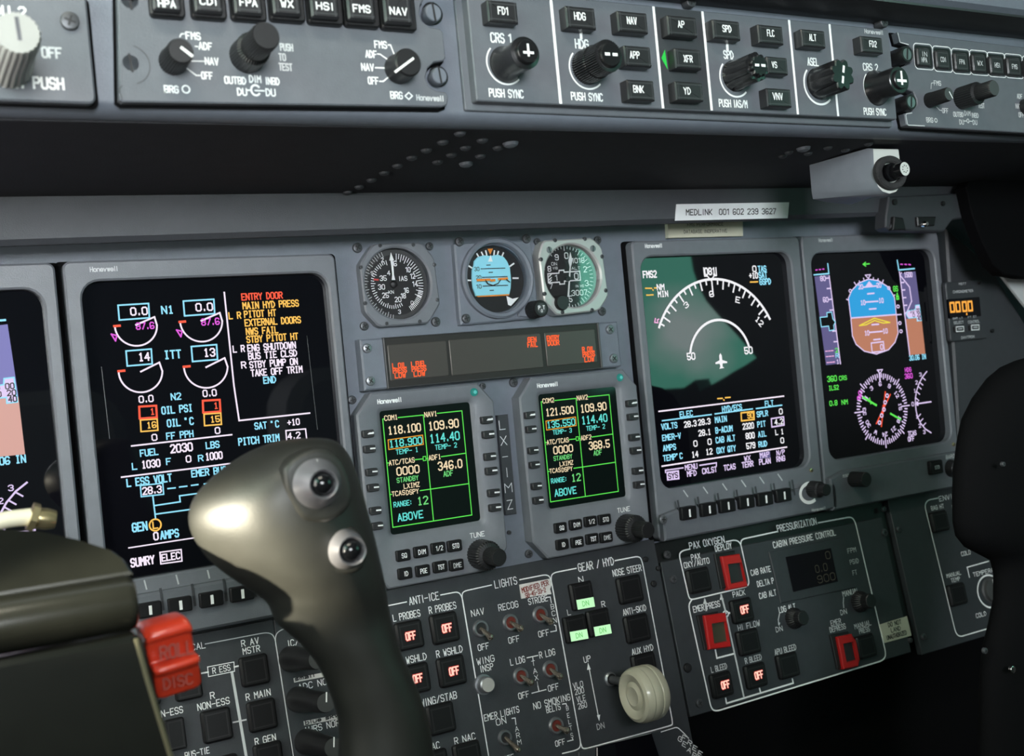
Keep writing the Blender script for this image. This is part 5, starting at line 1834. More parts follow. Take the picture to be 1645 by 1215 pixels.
b.prism(rr(*(t.P([(1122, 800)], .005)[0] + t.P([(1332, 645)], .005)[0]), .001, 2), .003, .005, 'screen', .0003)
for i, x in enumerate((1140, 1180, 1226, 1266)):
    y = 722 - i * 3
    c2 = t.q(x, y, .0052)
    kx, ky = t.k(x, y, .0052)
    x0, x1, y0, y1 = c2[0] - 13 * kx, c2[0] + 13 * kx, c2[1] - 29 * ky, c2[1] + 35 * ky
    for p in ([(x0, y1), (x1, y1)], [(x0, y0), (x1, y0)], [(x0, y0 + .0006), (x0, c2[1] - .0006)], [(x1, y0 + .0006), (x1, c2[1] - .0006)], [(x0, y1 - .0006), (x0, c2[1] + .0006)], [(x1, y1 - .0006), (x1, c2[1] + .0006)]):
        b.stroke(p, 9 * kx, .0052, 'litOrange')
t.line(b, [(1241, 762), (1242, 769)], 9, .0052, 'litOrange')
for s_, x, y, w in (('GMT LT', 1178, 797, 70), ('FT ET', 1280, 787, 60)):
    t.txt(b, s_, x, y, w, 12, .0052, 'print_dim', sw=.2)
b.build('digit_window', t.o)
for x, y in ((1194, 872), (1302, 861)):
    t.button(x, y, 62, 40, .003, .007, None, 0, 0, 'print', 'button_black', 'button', None, False, None, None, .1, .15,
             lambda b, z_, x=x, y=y: (t.line(b, [(x - 27, y - 15), (x + 26, y - 18), (x + 27, y + 15), (x - 26, y + 18)], 6, z_, 'print', True), t.line(b, [(x - 12, y), (x + 14, y - 2)], 6, z_, 'print_dim')))
t.screw(1335, 548, 12, .004, m='black')
t.screw(1425, 885, 14, 0, m='black')

# ------------------------------------------------------------------ lower switch panels
ZL = .002


def plate(t, quad, r=.001, m='charcoal', xs=None):
    """a faceplate squared to its panel from four corners"""
    if quad:
        q_ = t.P(quad, ZL)
        x0, x1 = (q_[0][0] + q_[3][0]) / 2, (q_[1][0] + q_[2][0]) / 2
        y1, y0 = (q_[0][1] + q_[1][1]) / 2, (q_[2][1] + q_[3][1]) / 2
    else:
        x0, x1, y0, y1 = xs[0] - t.a[0], xs[1] - t.a[0], YBT - t.a[1], YT - t.a[1]
    b = MB()
    b.prism(rr(x0, y0, x1, y1, r, 3), -.0035, ZL, m, .0005)
    return b


def lit(x, y, w, h, txt):
    def f(b, z_):
        t.txt(b, txt, x, y, w + 8, h + 5, z_, 'litOffHalo', sw=.32)  # glow round the lit letters, drawn as wider red strokes
        t.txt(b, txt, x, y, w + 8, h + 4, z_ + .0001, 'litOff', sw=.20)
    return f


def toggle(bx, by, tx, ty, r=46, bush='bush_red'):
    b = MB()
    kx, ky = t.k(bx, by, ZL)
    cx, cy = t.q(bx, by, ZL)
    rad = r * ky * .92
    b.lathe(cx, cy, [(rad * 1.15, ZL - .001), (rad * 1.15, ZL + .001), (rad, ZL + .0022), (rad * .80, ZL + .0022), (rad * .74, ZL + .0012)], 'steel', 28, None, bush)
    o = b.build('toggle_bush', t.o)
    b = MB()
    hz = .013
    px, py = t.q(tx, ty, hz)
    rt = r * ky * .40
    P0, P1 = V((cx, cy, ZL + .0008)), V((px, py, hz))
    d = P1 - P0
    b.tube([P0, P0 + d * .35, P0 + d * .7, P0 + d * .86, P1, P1 + d * .1], [rt * .62, rt * .7, rt * .85, rt * 1.05, rt, rt * .4], 'toggle_metal', 14)
    b.build('toggle_lever', o)


def guard(outer, inner, win, back):
    """a lifted-lid red guard over a switch"""
    zg = .007
    b = MB()
    b.prism(t.P(back, zg - .003), ZL - .001, zg - .003, 'black', .0006)
    o = b.build('switch_guard', t.o)
    b = MB()
    out_, in_ = rnd(t.P(outer + [outer[0]], zg), .0015, 3)[:-1], None
    oo, ii = t.P(outer, zg), t.P(inner, zg - .002)
    b.loft([[(x, y, ZL) for x, y in oo], [(x, y, zg - .0008) for x, y in oo], [(x, y, zg) for x, y in inset(oo, .0008)], [(x, y, zg) for x, y in inset(ii, -.0004)], [(x, y, zg - .003) for x, y in ii]], 'guard_red', False, False)
    b.build('guard_lid', o, 'red guard lid')
    b = MB()
    b.fill(ii, zg - .0028, win)
    b.build('guard_window', o)


# --- electrical panel
t = T(LO, 'electrical_panel', 'dark switch panel with R MAIN and R GEN keys, behind the red lever', 'switch panel', (330, 1110), PX)
t.c = K1
XE = (LO.q(*K1(828, 497), ZL)[0] + LO.q(*K1(940, 1215), ZL)[0]) / 2
XG = (LO.q(*L1(-60, 150), ZL)[0] + LO.q(*L1(160, 1500), ZL)[0]) / 2
YT, YBT = -.0012, -.1195
b = plate(t, None, .001, 'charcoal', (-.52, XE))
z = ZL + .0002
t.line(b, [(410, 542), (790, 470), (828, 497), (940, 1222)], 6, z, 'print_dim', False, 50)
t.line(b, [(940, 1222), (826, 494), (862, 455), (1100, 400)], 6, z, 'print_dim', False, 50)
for s_, x, y, w, h in (('ELECTRICAL', 268, 575, 290, 36), ('R AV', 679, 530, 104, 36), ('MSTR', 687, 577, 102, 36), ('R MAIN', 728, 846, 148, 38), ('R', 453, 851, 24, 38), ('NON-ESS', 460, 901, 194, 38), ('L NON-ESS', 160, 960, 235, 38), ('R GEN', 771, 1115, 126, 38), ('BUS-TIE', 362, 1196, 148, 36), ('R ESS', 507, 693, 106, 34), ('BATT', 330, 640, 100, 36)):
    t.txt(b, s_, x, y, w, h, z, 'print', sw=.13)
t.line(b, [(424, 680), (582, 650), (586, 706), (430, 738)], 5, z, 'print', True)
t.line(b, [(388, 718), (428, 711)], 9, z, 'print')
t.line(b, [(584, 680), (610, 674)], 9, z, 'print')
t.line(b, [(570, 712), (660, 1240)], 17, z, 'print_dim')
t.line(b, [(578, 1013), (655, 997)], 9, z, 'print_dim')
b.build('faceplate', t.o)
for x, y, w, h in ((711, 700, 172, 182), (757, 970, 172, 186), (484, 1030, 180, 198), (795, 1220, 172, 170), (310, 790, 165, 176), (235, 1085, 120, 190), (530, 1310, 180, 190), (60, 830, 165, 176)):
    t.button(x, y, w, h, ZL - .001, ZL + .004, None, 0, 0, 'print', 'key_cap', 'push_key')

t = T(LO, 'reversion_selector_panel', 'dark panel lettered ADC NORM and AHRS NORM, partly behind the yoke grip', 'switch panel', (500, 1110), PX)
t.c = K1
b = MB()
z = ZL + .0006
z = ZL
b = plate(t, None, .001, 'charcoal', (XE + .0003, XG - .0006))
z += .0002
for s_, x, y, w, h in (('IC/SG', 965, 528, 120, 36), ('ADC NORM', 1085, 778, 235, 36), ('AHRS NORM', 1125, 1035, 245, 36)):
    t.txt(b, s_, x, y, w, h, z, 'print', sw=.13)
for s_, x, y in (('small', 1040, 740), ('blue sky', 1100, 998)):
    t.fill(b, [(x - 100, y + 8), (x + 190, y - 48), (x + 194, y - 22), (x - 96, y + 34)], z, 'label_silver')
    t.txt(b, s_, x + (-32 if s_ == 'small' else 10), y + (0 if s_ == 'small' else -6), 120 if s_ == 'small' else 200, 20, z + .0002, 'print_black', sw=.3)
b.build('faceplate', t.o)
for base, cap in (((925, 655), (1085, 635)), ((960, 925), (1135, 895)), ((1000, 1200), (1180, 1165))):
    t.knob(base, cap, 62, 78, 'black', 'dial_grey', None, z, 'selector_knob', [(1.35, 0), (1.3, .2), (1.1, .5), (1.0, .97), (.92, 1)], 36, ptr_mark((.05, .1), (.2, .95), .14))

# --- anti-ice, lights and gear panel
t = T(LO, 'lights_gear_panel', 'dark switch panel headed ANTI-ICE, LIGHTS and GEAR / HYD with the cream gear wheel', 'switch panel', (860, 1050), PX)
t.c = L1
b = plate(t, [(-60, 150), (1560, -25), (1800, 1280), (160, 1500)])
z = ZL + .0002
WP = 'print'
t.line(b, [(-60, 315), (182, 265)], 6, z, WP)
t.line(b, [(370, 227), (468, 208), (488, 238), (640, 1150)], 6, z, WP, False, 30)
t.line(b, [(640, 1150), (486, 236), (492, 207), (650, 172)], 6, z, WP, False, 30)
t.line(b, [(805, 143), (958, 113), (978, 140), (1143, 1055), (1125, 1080), (1040, 1100)], 6, z, WP, False, 35)
t.line(b, [(1143, 1055), (976, 138), (984, 106), (1116, 80)], 6, z, WP, False, 35)
t.line(b, [(1330, 38), (1465, 12), (1480, 45), (1648, 935), (1640, 945), (1152, 1078), (1143, 1050)], 6, z, WP, False, 35)
for s_, x, y, w, h in (('ANTI-ICE', 278, 246, 164, 40), ('LIGHTS', 728, 158, 122, 40), ('GEAR / HYD', 1225, 58, 196, 42), ('L PROBES', 182, 340, 150, 36), ('R PROBES', 380, 297, 150, 36), ('L WSHLD', 215, 580, 155, 36), ('R WSHLD', 418, 538, 145, 36),
                       ('WING/STAB', 360, 800, 200, 38), ('R NAC', 503, 1018, 116, 36), ('L NAC', 310, 1066, 110, 36), ('NAV', 573, 322, 70, 34), ('RECOG', 742, 287, 108, 34), ('STROBE', 905, 254, 106, 32), ('OFF', 605, 512, 60, 32), ('OFF', 773, 472, 60, 32), ('OFF', 937, 438, 58, 32),
                       ('B', 985, 291, 16, 26), ('C', 991, 328, 18, 26), ('N', 999, 366, 16, 26), ('WING', 617, 585, 96, 34), ('INSP', 623, 628, 72, 34), ('L LDG', 793, 589, 80, 34), ('R LDG', 956, 549, 86, 34), ('T', 880, 603, 18, 26), ('A', 889, 645, 20, 26), ('X', 897, 682, 18, 26), ('I', 903, 715, 0, 22),
                       ('OFF', 827, 778, 58, 32), ('OFF', 990, 736, 58, 32), ('EMER LIGHTS', 706, 880, 196, 34), ('ON', 702, 922, 54, 34), ('A', 789, 964, 18, 26), ('R', 796, 1000, 18, 26), ('M', 803, 1038, 20, 26), ('OFF', 745, 1125, 56, 30), ('NO SMOKING', 982, 814, 206, 34), ('BELTS', 990, 851, 78, 32),
                       ('B', 1067, 850, 12, 22), ('E', 1073, 890, 12, 24), ('L', 1080, 925, 12, 24), ('T', 1086, 960, 14, 24), ('S', 1092, 1000, 12, 24), ('OFF', 1028, 1040, 54, 30), ('N', 1142, 143, 24, 32), ('L', 1076, 322, 16, 30), ('R', 1265, 277, 18, 30),
                       ('NOSE STEER', 1396, 92, 158, 34), ('ANTI-SKID', 1437, 310, 128, 32), ('AUX HYD', 1481, 528, 118, 32), ('UP', 1176, 580, 36, 32), ('VLO', 1126, 722, 54, 30), ('200', 1133, 756, 50, 30), ('VLE', 1143, 798, 48, 30), ('260', 1150, 835, 48, 30), ('DN', 1250, 949, 40, 30), ('DOWN', 1540, 738, 110, 30)):
    t.txt(b, s_, x, y, w, h, z, WP if s_ not in ('DN',) else 'print_dim', sw=.12)
for p in ([(950, 240), (973, 238), (979, 270)], [(996, 392), (1004, 396), (1007, 424), (975, 430)], [(845, 573), (905, 560)], [(876, 566), (879, 588)], [(872, 768), (950, 748)], [(905, 728), (911, 758)], [(762, 907), (780, 904), (784, 940)], [(1040, 828), (1060, 825), (1064, 838)], [(1095, 1015), (1099, 1025), (1068, 1033)]):
    t.line(b, p, 5, z, WP)
t.line(b, [(1186, 625), (1240, 905)], 5, z, WP)
t.fill(b, [(1181, 600), (1196, 636), (1176, 640)], z, WP)
t.fill(b, [(1243, 922), (1248, 886), (1230, 890)], z, WP)
b.build('faceplate', t.o)
for x, y, w, h, f in ((203, 448, 148, 158, lit(205, 452, 44, 36, 'OFF')), (398, 408, 148, 168, lit(405, 409, 42, 36, 'OFF')), (240, 688, 150, 165, lit(244, 686, 42, 36, 'OFF')), (437, 646, 150, 166, lit(444, 645, 42, 36, 'OFF')), (378, 908, 152, 170, None), (525, 1120, 150, 165, None), (345, 1165, 150, 165, None),
                      (1420, 195, 132, 150, None), (1460, 410, 132, 152, None), (1500, 622, 130, 150, None)):
    t.button(x, y, w, h, ZL - .001, ZL + .004, None, 0, 0, 'print', 'key_cap', 'push_key', None, True, None, None, .12, .15, f)
for x, y, w, h, lx, ly, lw, lh in ((1155, 230, 124, 150, 1168, 273, 98, 56), (1120, 412, 122, 146, 1132, 449, 98, 56), (1248, 378, 122, 146, 1262, 421, 94, 54)):
    def f(b, z_, lx=lx, ly=ly, lw=lw, lh=lh):
        t.fill(b, [(lx - lw / 2 - 3, ly - lh / 2 + 10), (lx + lw / 2 - 6, ly - lh / 2 - 7), (lx + lw / 2 + 3, ly + lh / 2 - 10), (lx - lw / 2 + 6, ly + lh / 2 + 7)], z_, 'litGreen')
        t.txt(b, 'DN', lx, ly, 34, 26, z_ + .0002, 'litGreenT', sw=.16)
    t.button(x, y, w, h, ZL - .001, ZL + .004, None, 0, 0, 'print', 'key_cap', 'gear_light', None, True, None, 'gear light with a lit green lower half', .08, .15, f)
for a in ((588, 412, 648, 462, 46, 'button_black'), (752, 378, 814, 413), (915, 336, 980, 376), (808, 673, 872, 713), (970, 636, 1032, 679), (722, 1012, 800, 1082, 42, 'button_black'), (1003, 946, 1070, 977)):
    toggle(*a)
t.knob((645, 705), (632, 722), 46, 56, 'steel', 'knob_white', None, ZL, 'push_knob', [(1.25, 0), (1.25, .25), (1.0, .27), (1.0, .9), (.85, 1)], 32, None, .011, label='white round push knob')
# gear lever: stem, wheel with its axle along the panel
b = MB()
kx, ky = t.k(1300, 690, ZL)
bx, by = t.q(1300, 690, ZL)
b.lathe(bx, by, [(40 * ky, ZL - .001), (40 * ky, ZL + .002), (30 * ky, ZL + .003)], 'steel', 24, None, 'black')
b.build('gear_lever_bush', t.o)
zw = .040
c0 = t.q(1425, 788, zw)
c1 = t.q(1520, 775, zw)
kx, ky = t.k(1440, 788, zw)
rw = 158 * ky
xw = c0[0]
b = MB()
b.tube([(bx, by, ZL), (bx + .002, by - .002, .014), (xw + .010, c0[1] + .004, zw - .010), (xw + .012, c0[1], zw)], [.003, .0032, .0035, .0035], 'steel_dark', 12)
b.build('gear_lever_stem', t.o)
b = MB()
th = .0205
prof = [(.30, .0006), (.34, .0002), (.52, .0018), (.56, .0010), (.80, -.0004), (.92, .0010), (.98, .0035), (1.0, .006), (.985, .0066), (.985, .0072), (1.0, .0078), (1.0, .0125), (.985, .0131), (.985, .0137), (1.0, .0143), (.98, .018), (.90, th), (.3, th)]
n = 56
b.loft([[(xw + px_, c0[1] + r_ * rw * math.cos(2 * math.pi * i / n), zw + r_ * rw * math.sin(2 * math.pi * i / n)) for i in range(n)] for r_, px_ in prof], 'knob_cream', True, True)
b.build('gear_wheel', t.o, 'cream wheel-shaped gear knob')
for x, y, r in ((1500, 30, 16), (1545, 165, 18), (1570, 80, 14), (1590, 1000, 20)):
    t.screw(x, y, r, ZL, m='black')
# sticker on that panel
t2 = T(LO, 'sticker', 'small silver sticker reading MODIFIED PER, over the STROBE switch', 'label', (890, 195), L1)
t2.c = L1
b = MB()
pts = t2.P([(805, 170), (972, 137), (980, 172), (972, 195), (980, 222), (898, 232), (816, 248)], ZL + .0012)
b.prism(pts, ZL + .0001, ZL + .0012, 'label_silver')
t2.txt(b, 'MODIFIED PER', 890, 180, 150, 26, ZL + .0014, 'print_red', sw=.2, rot=.08)
t2.txt(b, 'SB-45-33-2', 892, 214, 114, 24, ZL + .0014, 'print_red', sw=.2, rot=.08)
bm_single(t2, b, 'sticker')

# --- pressurization panel
t = T(LO, 'pressurization_panel', 'dark panel headed PAX OXYGEN and PRESSURIZATION with red guarded switches', 'switch panel', (1250, 990), PX)
t.c = S1
b = plate(t, [(85, 270), (1405, 0), (1540, 800), (250, 1200)])
z = ZL + .0002
t.line(b, [(250, 193), (205, 203), (187, 225), (246, 484), (264, 492), (592, 414), (602, 390), (550, 155), (520, 138), (466, 150)], 7, z, WP, False, 25)
t.line(b, [(552, 165), (556, 135), (765, 90)], 7, z, WP, False, 30)
t.line(b, [(1010, 38), (1205, 2), (1228, 28), (1412, 820), (1392, 852), (408, 1152), (378, 1140), (242, 525), (262, 493)], 7, z, WP, False, 30)
for s_, x, y, w, h in (('PAX OXYGEN', 352, 155, 208, 38), ('PRESSURIZATION', 884, 50, 234, 38), ('DEPLOY', 449, 181, 98, 34), ('PAX', 285, 238, 52, 32), ('OXY/AUTO', 291, 275, 150, 32), ('CABIN PRESSURE CONTROL', 931, 131, 374, 34), ('CAB RATE', 670, 322, 118, 32), ('DELTA P', 698, 390, 98, 32), ('CAB ALT', 711, 460, 100, 32),
                       ('FPM', 1208, 200, 48, 26), ('PSID', 1223, 266, 50, 26), ('FT', 1226, 332, 24, 26), ('PACK', 541, 455, 72, 30), ('EMER PRESS', 350, 533, 160, 34), ('HI FLOW', 600, 645, 130, 32), ('R BLEED', 626, 843, 98, 32), ('APU BLEED', 816, 788, 128, 32), ('L BLEED', 423, 896, 94, 32), ('LDG ALT', 826, 543, 98, 32), ('DN', 779, 666, 38, 28), ('MANUAL', 1203, 448, 98, 30), ('DN', 1160, 565, 36, 28),
                       ('EMER', 1114, 625, 60, 28), ('DEPRESS', 1125, 660, 94, 30), ('MANUAL', 1273, 640, 98, 28), ('PRESS', 1283, 672, 62, 28)):
    t.txt(b, s_, x, y, w, h, z, 'print' if y < 560 and x < 1100 else 'print_dim', sw=.14)
t.line(b, [(436, 465), (465, 572)], 11, z, 'print_dim')
t.line(b, [(468, 590), (570, 1066)], 10, z, 'print_dim')
t.line(b, [(340, 495), (348, 555)], 11, z, 'print_dim')
t.fill(b, [(338, 482), (352, 515), (330, 518)], z, WP)
t.fill(b, [(436, 458), (450, 490), (428, 494)], z, WP)
cx, cy = t.q(463, 577, z)
kx, ky = t.k(463, 577, z)
b.stroke(ell(cx, cy, 16 * kx, 18 * ky, n=20), 6 * kx, z, WP, True)
for p in ([(480, 572), (500, 568)], [(402, 790), (411, 838), (512, 812)], [(463, 1076), (468, 1106), (862, 986), (857, 962)], [(663, 1018), (668, 1036)]):
    t.line(b, p, 9, z, WP)
t.line(b, [(781, 577), (774, 610), (777, 640)], 6, z, 'print_dim')
t.fill(b, [(772, 628), (786, 628), (779, 648)], z, 'print_dim')
t.line(b, [(880, 548), (888, 562)], 5, z, 'print_dim')
t.line(b, [(1160, 480), (1158, 510), (1161, 540)], 5, z, 'print_dim')
t.line(b, [(1250, 455), (1258, 466)], 5, z, 'print_dim')
b.build('faceplate', t.o)
# pressure readout
b = MB()
b.prism(t.P([(720, 210), (1160, 120), (1235, 420), (790, 515)], ZL + .0012), ZL - .0005, ZL + .0012, 'charcoal', .0006)
b.prism(t.P([(820, 240), (1085, 187), (1127, 385), (865, 446)], ZL + .0020), ZL, ZL + .0020, 'screen')
for s_, x, y, w in (('0', 1067, 229, 26), ('0.0', 1028, 305, 70), ('900', 1058, 363, 104)):
    t.txt(b, s_, x, y, w, 42, ZL + .0023, 'lcdDim', sw=.12, crt=True)
b.build('pressure_readout', t.o)
for x, y, w, h, f in ((313, 377, 132, 146, None), (568, 556, 124, 142, lit(576, 550, 38, 36, 'OFF')), (607, 742, 128, 150, None), (650, 942, 122, 144, lit(660, 938, 38, 36, 'OFF')), (840, 882, 122, 146, None), (448, 996, 124, 148, lit(462, 995, 38, 36, 'OFF')), (1302, 768, 108, 138, None)):
    t.button(x, y, w, h, ZL - .001, ZL + .004, None, 0, 0, 'print', 'key_cap', 'push_key', None, True, None, None, .12, .15, f)
guard([(440, 236), (548, 221), (597, 413), (482, 436)], [(470, 286), (549, 274), (572, 380), (488, 398)], 'button_black', [(398, 222), (520, 200), (570, 400), (438, 430)])
guard([(338, 586), (465, 569), (499, 770), (370, 788)], [(374, 636), (456, 624), (472, 736), (388, 752)], 'olive', [(295, 585), (420, 560), (470, 770), (340, 790)])
guard([(1125, 712), (1212, 695), (1252, 886), (1163, 905)], [(1150, 755), (1222, 740), (1242, 845), (1170, 862)], 'button_black', [(1082, 700), (1190, 680), (1230, 880), (1125, 905)])
for base, cap in (((865, 615), (925, 600)), ((1255, 520), (1325, 500))):
    t.knob(base, cap, 44, 62, 'black', None, (24, .06, 0, .98), ZL, 'rotary_knob', [(1.5, 0), (1.4, .3), (1.0, .5), (1.0, .96), (.92, 1)])
for x, y, r in ((120, 226, 24), (156, 372, 24), (240, 895, 28), (310, 1105, 26), (1405, 95, 22)):
    t.screw(x, y, r, ZL, m='steel_dark' if x != 240 else 'black')
t, b = solid(LO, 'sticker', 'dull grey sticker with three lines, at the edge of the pressurization panel', 'label', [(1375, 640), (1536, 590), (1562, 705), (1405, 748)], ZL + .0001, ZL + .0010, 'label_cream', S1)
t.c = S1
for j, (s_, w) in enumerate((('DO NOT', 78), ('LAND', 56), ('UNAUTHORIZED', 120))):
    t.txt(b, s_, 1462 + j * 6, 632 + j * 35, w, 24, ZL + .0012, 'print_black', sw=.18)
bm_single(t, b, 'sticker')

# --- environment panel
t = T(LO, 'environment_panel', 'dark panel headed ENVIRON with BAG HT and MANUAL TEMP keys, behind the far yoke', 'switch panel', (1530, 920), PX)
t.c = E1
b = plate(t, [(76, 120), (760, -50), (960, 570), (210, 772)])
z = ZL + .0002
t.line(b, [(285, 108), (240, 117), (228, 140), (362, 690), (380, 703), (520, 662)], 4, z, WP, False, 16)
for s_, x, y, w, h in (('ENVIRONMENTAL', 390, 92, 200, 20), ('BAG HT', 283, 147, 54, 17), ('COLD', 405, 344, 40, 17), ('MANUAL', 353, 435, 62, 16), ('TEMP', 360, 458, 38, 16), ('TEMPERATURE', 505, 420, 140, 17), ('COLD', 470, 608, 44, 17), ('CABIN', 545, 368, 70, 17)):
    t.txt(b, s_, x, y, w, h, z, WP, sw=.14)
t.line(b, [(355, 185), (346, 140), (420, 122)], 4, z, WP)
t.line(b, [(420, 448), (410, 405), (502, 379)], 4, z, WP)
t.line(b, [(410, 310), (418, 322)], 3, z, WP)
kx, ky = t.k(508, 508, z)
cx, cy = t.q(508, 508, z)
b.stroke(ell(cx, cy, 52 * kx, 70 * ky, 60, 270, 24), 5 * kx, z, WP)
b.build('faceplate', t.o)
for x, y, w, h in ((299, 207, 70, 88), (375, 521, 72, 94)):
    t.button(x, y, w, h, ZL - .001, ZL + .004, None, 0, 0, 'print', 'key_cap', 'push_key')
t.knob((512, 510), (530, 503), 50, 58, 'dial_grey', None, None, ZL, 'temperature_knob', None, 36, ptr_mark((0, .2), (0, .9), .12))
for x, y, r in ((117, 243, 12), (57, 255, 12), (226, 703, 14), (168, 718, 11), (55, 155, 12)):
    t.screw(x, y, r, ZL, m='steel_dark')

# --- free fall gear panel, at the bottom edge
t = T(LO, 'emergency_gear_panel', 'corner of a dark panel lettered FREE GEAR under the gear wheel', 'panel', (1050, 1190), PX)
t.c = XX
b = MB()
zf = .006
b.prism(t.P([(-300, 350), (60, 255), (135, 232), (162, 262), (330, 480), (-300, 700)], zf), -.0035, zf, 'charcoal', .0006)
for s_, x, y in (('F', 160, 288), ('R', 185, 310), ('E', 207, 333), ('E', 230, 357), ('G', 143, 293), ('E', 162, 316), ('A', 183, 341), ('R', 205, 365)):
    t.txt(b, s_, x, y, 17, 20, zf + .0002, WP, sw=.16, rot=R(-38))
t.line(b, [(60, 262), (130, 240), (158, 266), (180, 290)], 4, zf + .0002, WP, False, 14)
b.build('faceplate', t.o)
b = MB()
b.prism(t.P([(-220, 330), (20, 268), (70, 420), (-220, 480)], zf + .002), zf, zf + .002, 'screen', .0004)
b.build('window', t.o)

# ------------------------------------------------------------------ pilot's yoke
t = T(YK, 'control_yoke', 'blurred dark yoke grip with two round trim switches, with its hub', 'yoke', (450, 850), PX, 'control yokes')
t.c = Y2
rows = [(58, 800, 850, .003), (64, 730, 905, .009), (74, 660, 950, .013), (90, 600, 990, .0165), (115, 530, 1025, .020), (150, 450, 1050, .023), (200, 370, 1080, .0255), (260, 285, 1103, .028), (330, 205, 1128, .0295), (400, 140, 1148, .030), (470, 100, 1168, .0305), (550, 82, 1190, .0305), (630, 92, 1213, .0305), (700, 124, 1232, .030),
        (760, 165, 1248, .0295), (820, 210, 1263, .029), (880, 275, 1278, .028), (940, 360, 1292, .027), (990, 440, 1304, .0255), (1040, 520, 1314, .024), (1080, 575, 1322, .0225), (1120, 606, 1330, .021), (1170, 622, 1340, .0195), (1230, 645, 1352, .0185)]
rows = [(*Y2(l, y), *Y2(r_, y - .06 * (r_ - l)), d) for y, l, r_, d in rows]
rows += [(462, 1016, 630, 1006, .018), (484, 1036, 634, 1026, .018), (508, 1062, 642, 1052, .0175), (524, 1092, 658, 1082, .0175), (534, 1122, 670, 1112, .0175), (545, 1152, 681, 1142, .0175), (548, 1182, 688, 1172, .0175), (546, 1216, 693, 1206, .018), (546, 1270, 700, 1260, .019), (552, 1340, 712, 1330, .02), (560, 1420, 730, 1410, .021)]
b = MB()
loops = []
for xl, yl, xr_, yr_, d in rows:
    t.c = PX
    p, q = t.q(xl, yl, 0), t.q(xr_, yr_, 0)
    n = 32
    lp = []
    for i in range(n):
        a = 2 * math.pi * i / n
        ca, sa = math.cos(a), math.sin(a)
        ca2 = ca
        sa2 = math.copysign(abs(sa) ** (1.0 if yl > 960 or ca > 0 else 1.0 + .5 * min(1, -2 * ca)), sa)
        f_ = .5 + .5 * ca2
        lp.append((p[0] + (q[0] - p[0]) * f_, p[1] + (q[1] - p[1]) * f_, d * sa2))
    loops.append(lp)
b.loft(loops, 'yoke', True, True)
g = b.build('grip', t.o, None, 80)
sd = g.modifiers.new('smooth', 'SUBSURF')
sd.levels = sd.render_levels = 1
# switch pods
t.c = Y2


def pod(pts, z0, z1, name):
    b = MB()
    o = rnd(t.P(pts + [pts[0]], z1), .006, 5)[:-1]
    b.loft([[(x, y, z0) for x, y in o], [(x, y, z1 - .003) for x, y in o], [(x, y, z1 - .0012) for x, y in inset(o, .0006)], [(x, y, z1 - .0003) for x, y in inset(o, .0016)], [(x, y, z1) for x, y in inset(o, .003)]], 'yoke', False, True)
    return b.build(name, t.o, None, 60)


pod([(690, 250), (750, 170), (900, 105), (1010, 130), (1085, 210), (1140, 380), (1120, 500), (1000, 590), (870, 595), (790, 570), (700, 380)], .010, .0315, 'switch_pod')
pod([(800, 760), (850, 690), (1010, 630), (1150, 600), (1205, 700), (1225, 820), (1190, 900), (1080, 930), (960, 920), (880, 880)], .012, .0275, 'switch_pod')


def hat(x, y, r0, r1, z0, lab=None):
    kx, ky = t.k(x, y, z0 + .008)
    cx, cy = t.q(x, y, z0 + .008)
    b = MB()
    b.lathe(cx, cy, [(r0 * ky, z0 - .001), (r0 * ky * .97, z0 + .001), (r1 * ky * 1.32, z0 + .0075), (r1 * ky * 1.22, z0 + .0088), (r1 * ky * 1.04, z0 + .008), (r1 * ky * 1.0, z0 + .006)], 'collar', 40)
    o = b.build('switch_collar', t.o, 'metal collar of a trim switch', 50)
    b = MB()
    prof = [(r1 * ky * math.cos(R(a)), z0 + .0065 + r1 * ky * .85 * math.sin(R(a))) for a in (0, 15, 30, 45, 60, 75, 85)]
    b.lathe(cx, cy, prof, 'black_gloss', 32)
    b.build('trim_hat', o, None, 60)


hat(938, 345, 165, 76, .0310)
hat(1118, 765, 130, 74, .0270)
b = MB()
t.c = Y2
pl = t.P([(812, 250), (850, 215), (905, 190), (925, 225), (890, 250), (845, 280)], .0335)
b.prism(pl, .0310, .0335, 'label_silver', .0004)
b.build('glare_plate', t.o)  # pale plate stands in for glare on the switch label
# hub: body, rounded upper bar, top plate
t.c = Y1
tb = T(HB, 'tmp', 'x', 'x', (300, 800), Y1)
tb.c = Y1
off = V((tb.a[0] - t.a[0], tb.a[1] - t.a[1], -.285 + .245))
off = V((tb.a[0] - t.a[0], tb.a[1] - t.a[1], .04))


def shift(b):
    b.v = [(x + off.x, y + off.y, z_ + off.z) for x, y, z_ in b.v]


b = MB()
b.prism(tb.P([(-500, 890), (612, 675), (640, 690), (782, 1225), (860, 1500), (-500, 1800)], 0), -.045, 0, 'yoke_hub', .002, None, True)
shift(b)
b.build('hub', t.o)
p0, p1 = tb.q(-500, 770, 0), tb.q(628, 540, 0)
kx, ky = tb.k(600, 540, 0)
rb = 128 * ky
b = MB()
yc = p1[1]
b.loft([[(x, yc + rb * s_ * math.cos(2 * math.pi * i / 40), -.012 + rb * s_ * math.sin(2 * math.pi * i / 40)) for i in range(40)] for x, s_ in ((p0[0], 1), (p1[0] - .003, 1), (p1[0] - .0008, .95), (p1[0], .86))], 'yoke_hub', True, True)
shift(b)
b.build('hub_bar', t.o)
zt_ = HB.o.z + tb.a[1] + yc + rb
TP = Fr((0, -.2735, zt_), (1, 0, 0), (0, math.cos(R(30)), math.sin(R(30))))
b = MB()
pts = [TP.q(*Y1(*p)) for p in ((-200, 560), (300, 450), (602, 398), (556, 325), (500, 285), (360, 240), (180, 200), (-200, 180))]
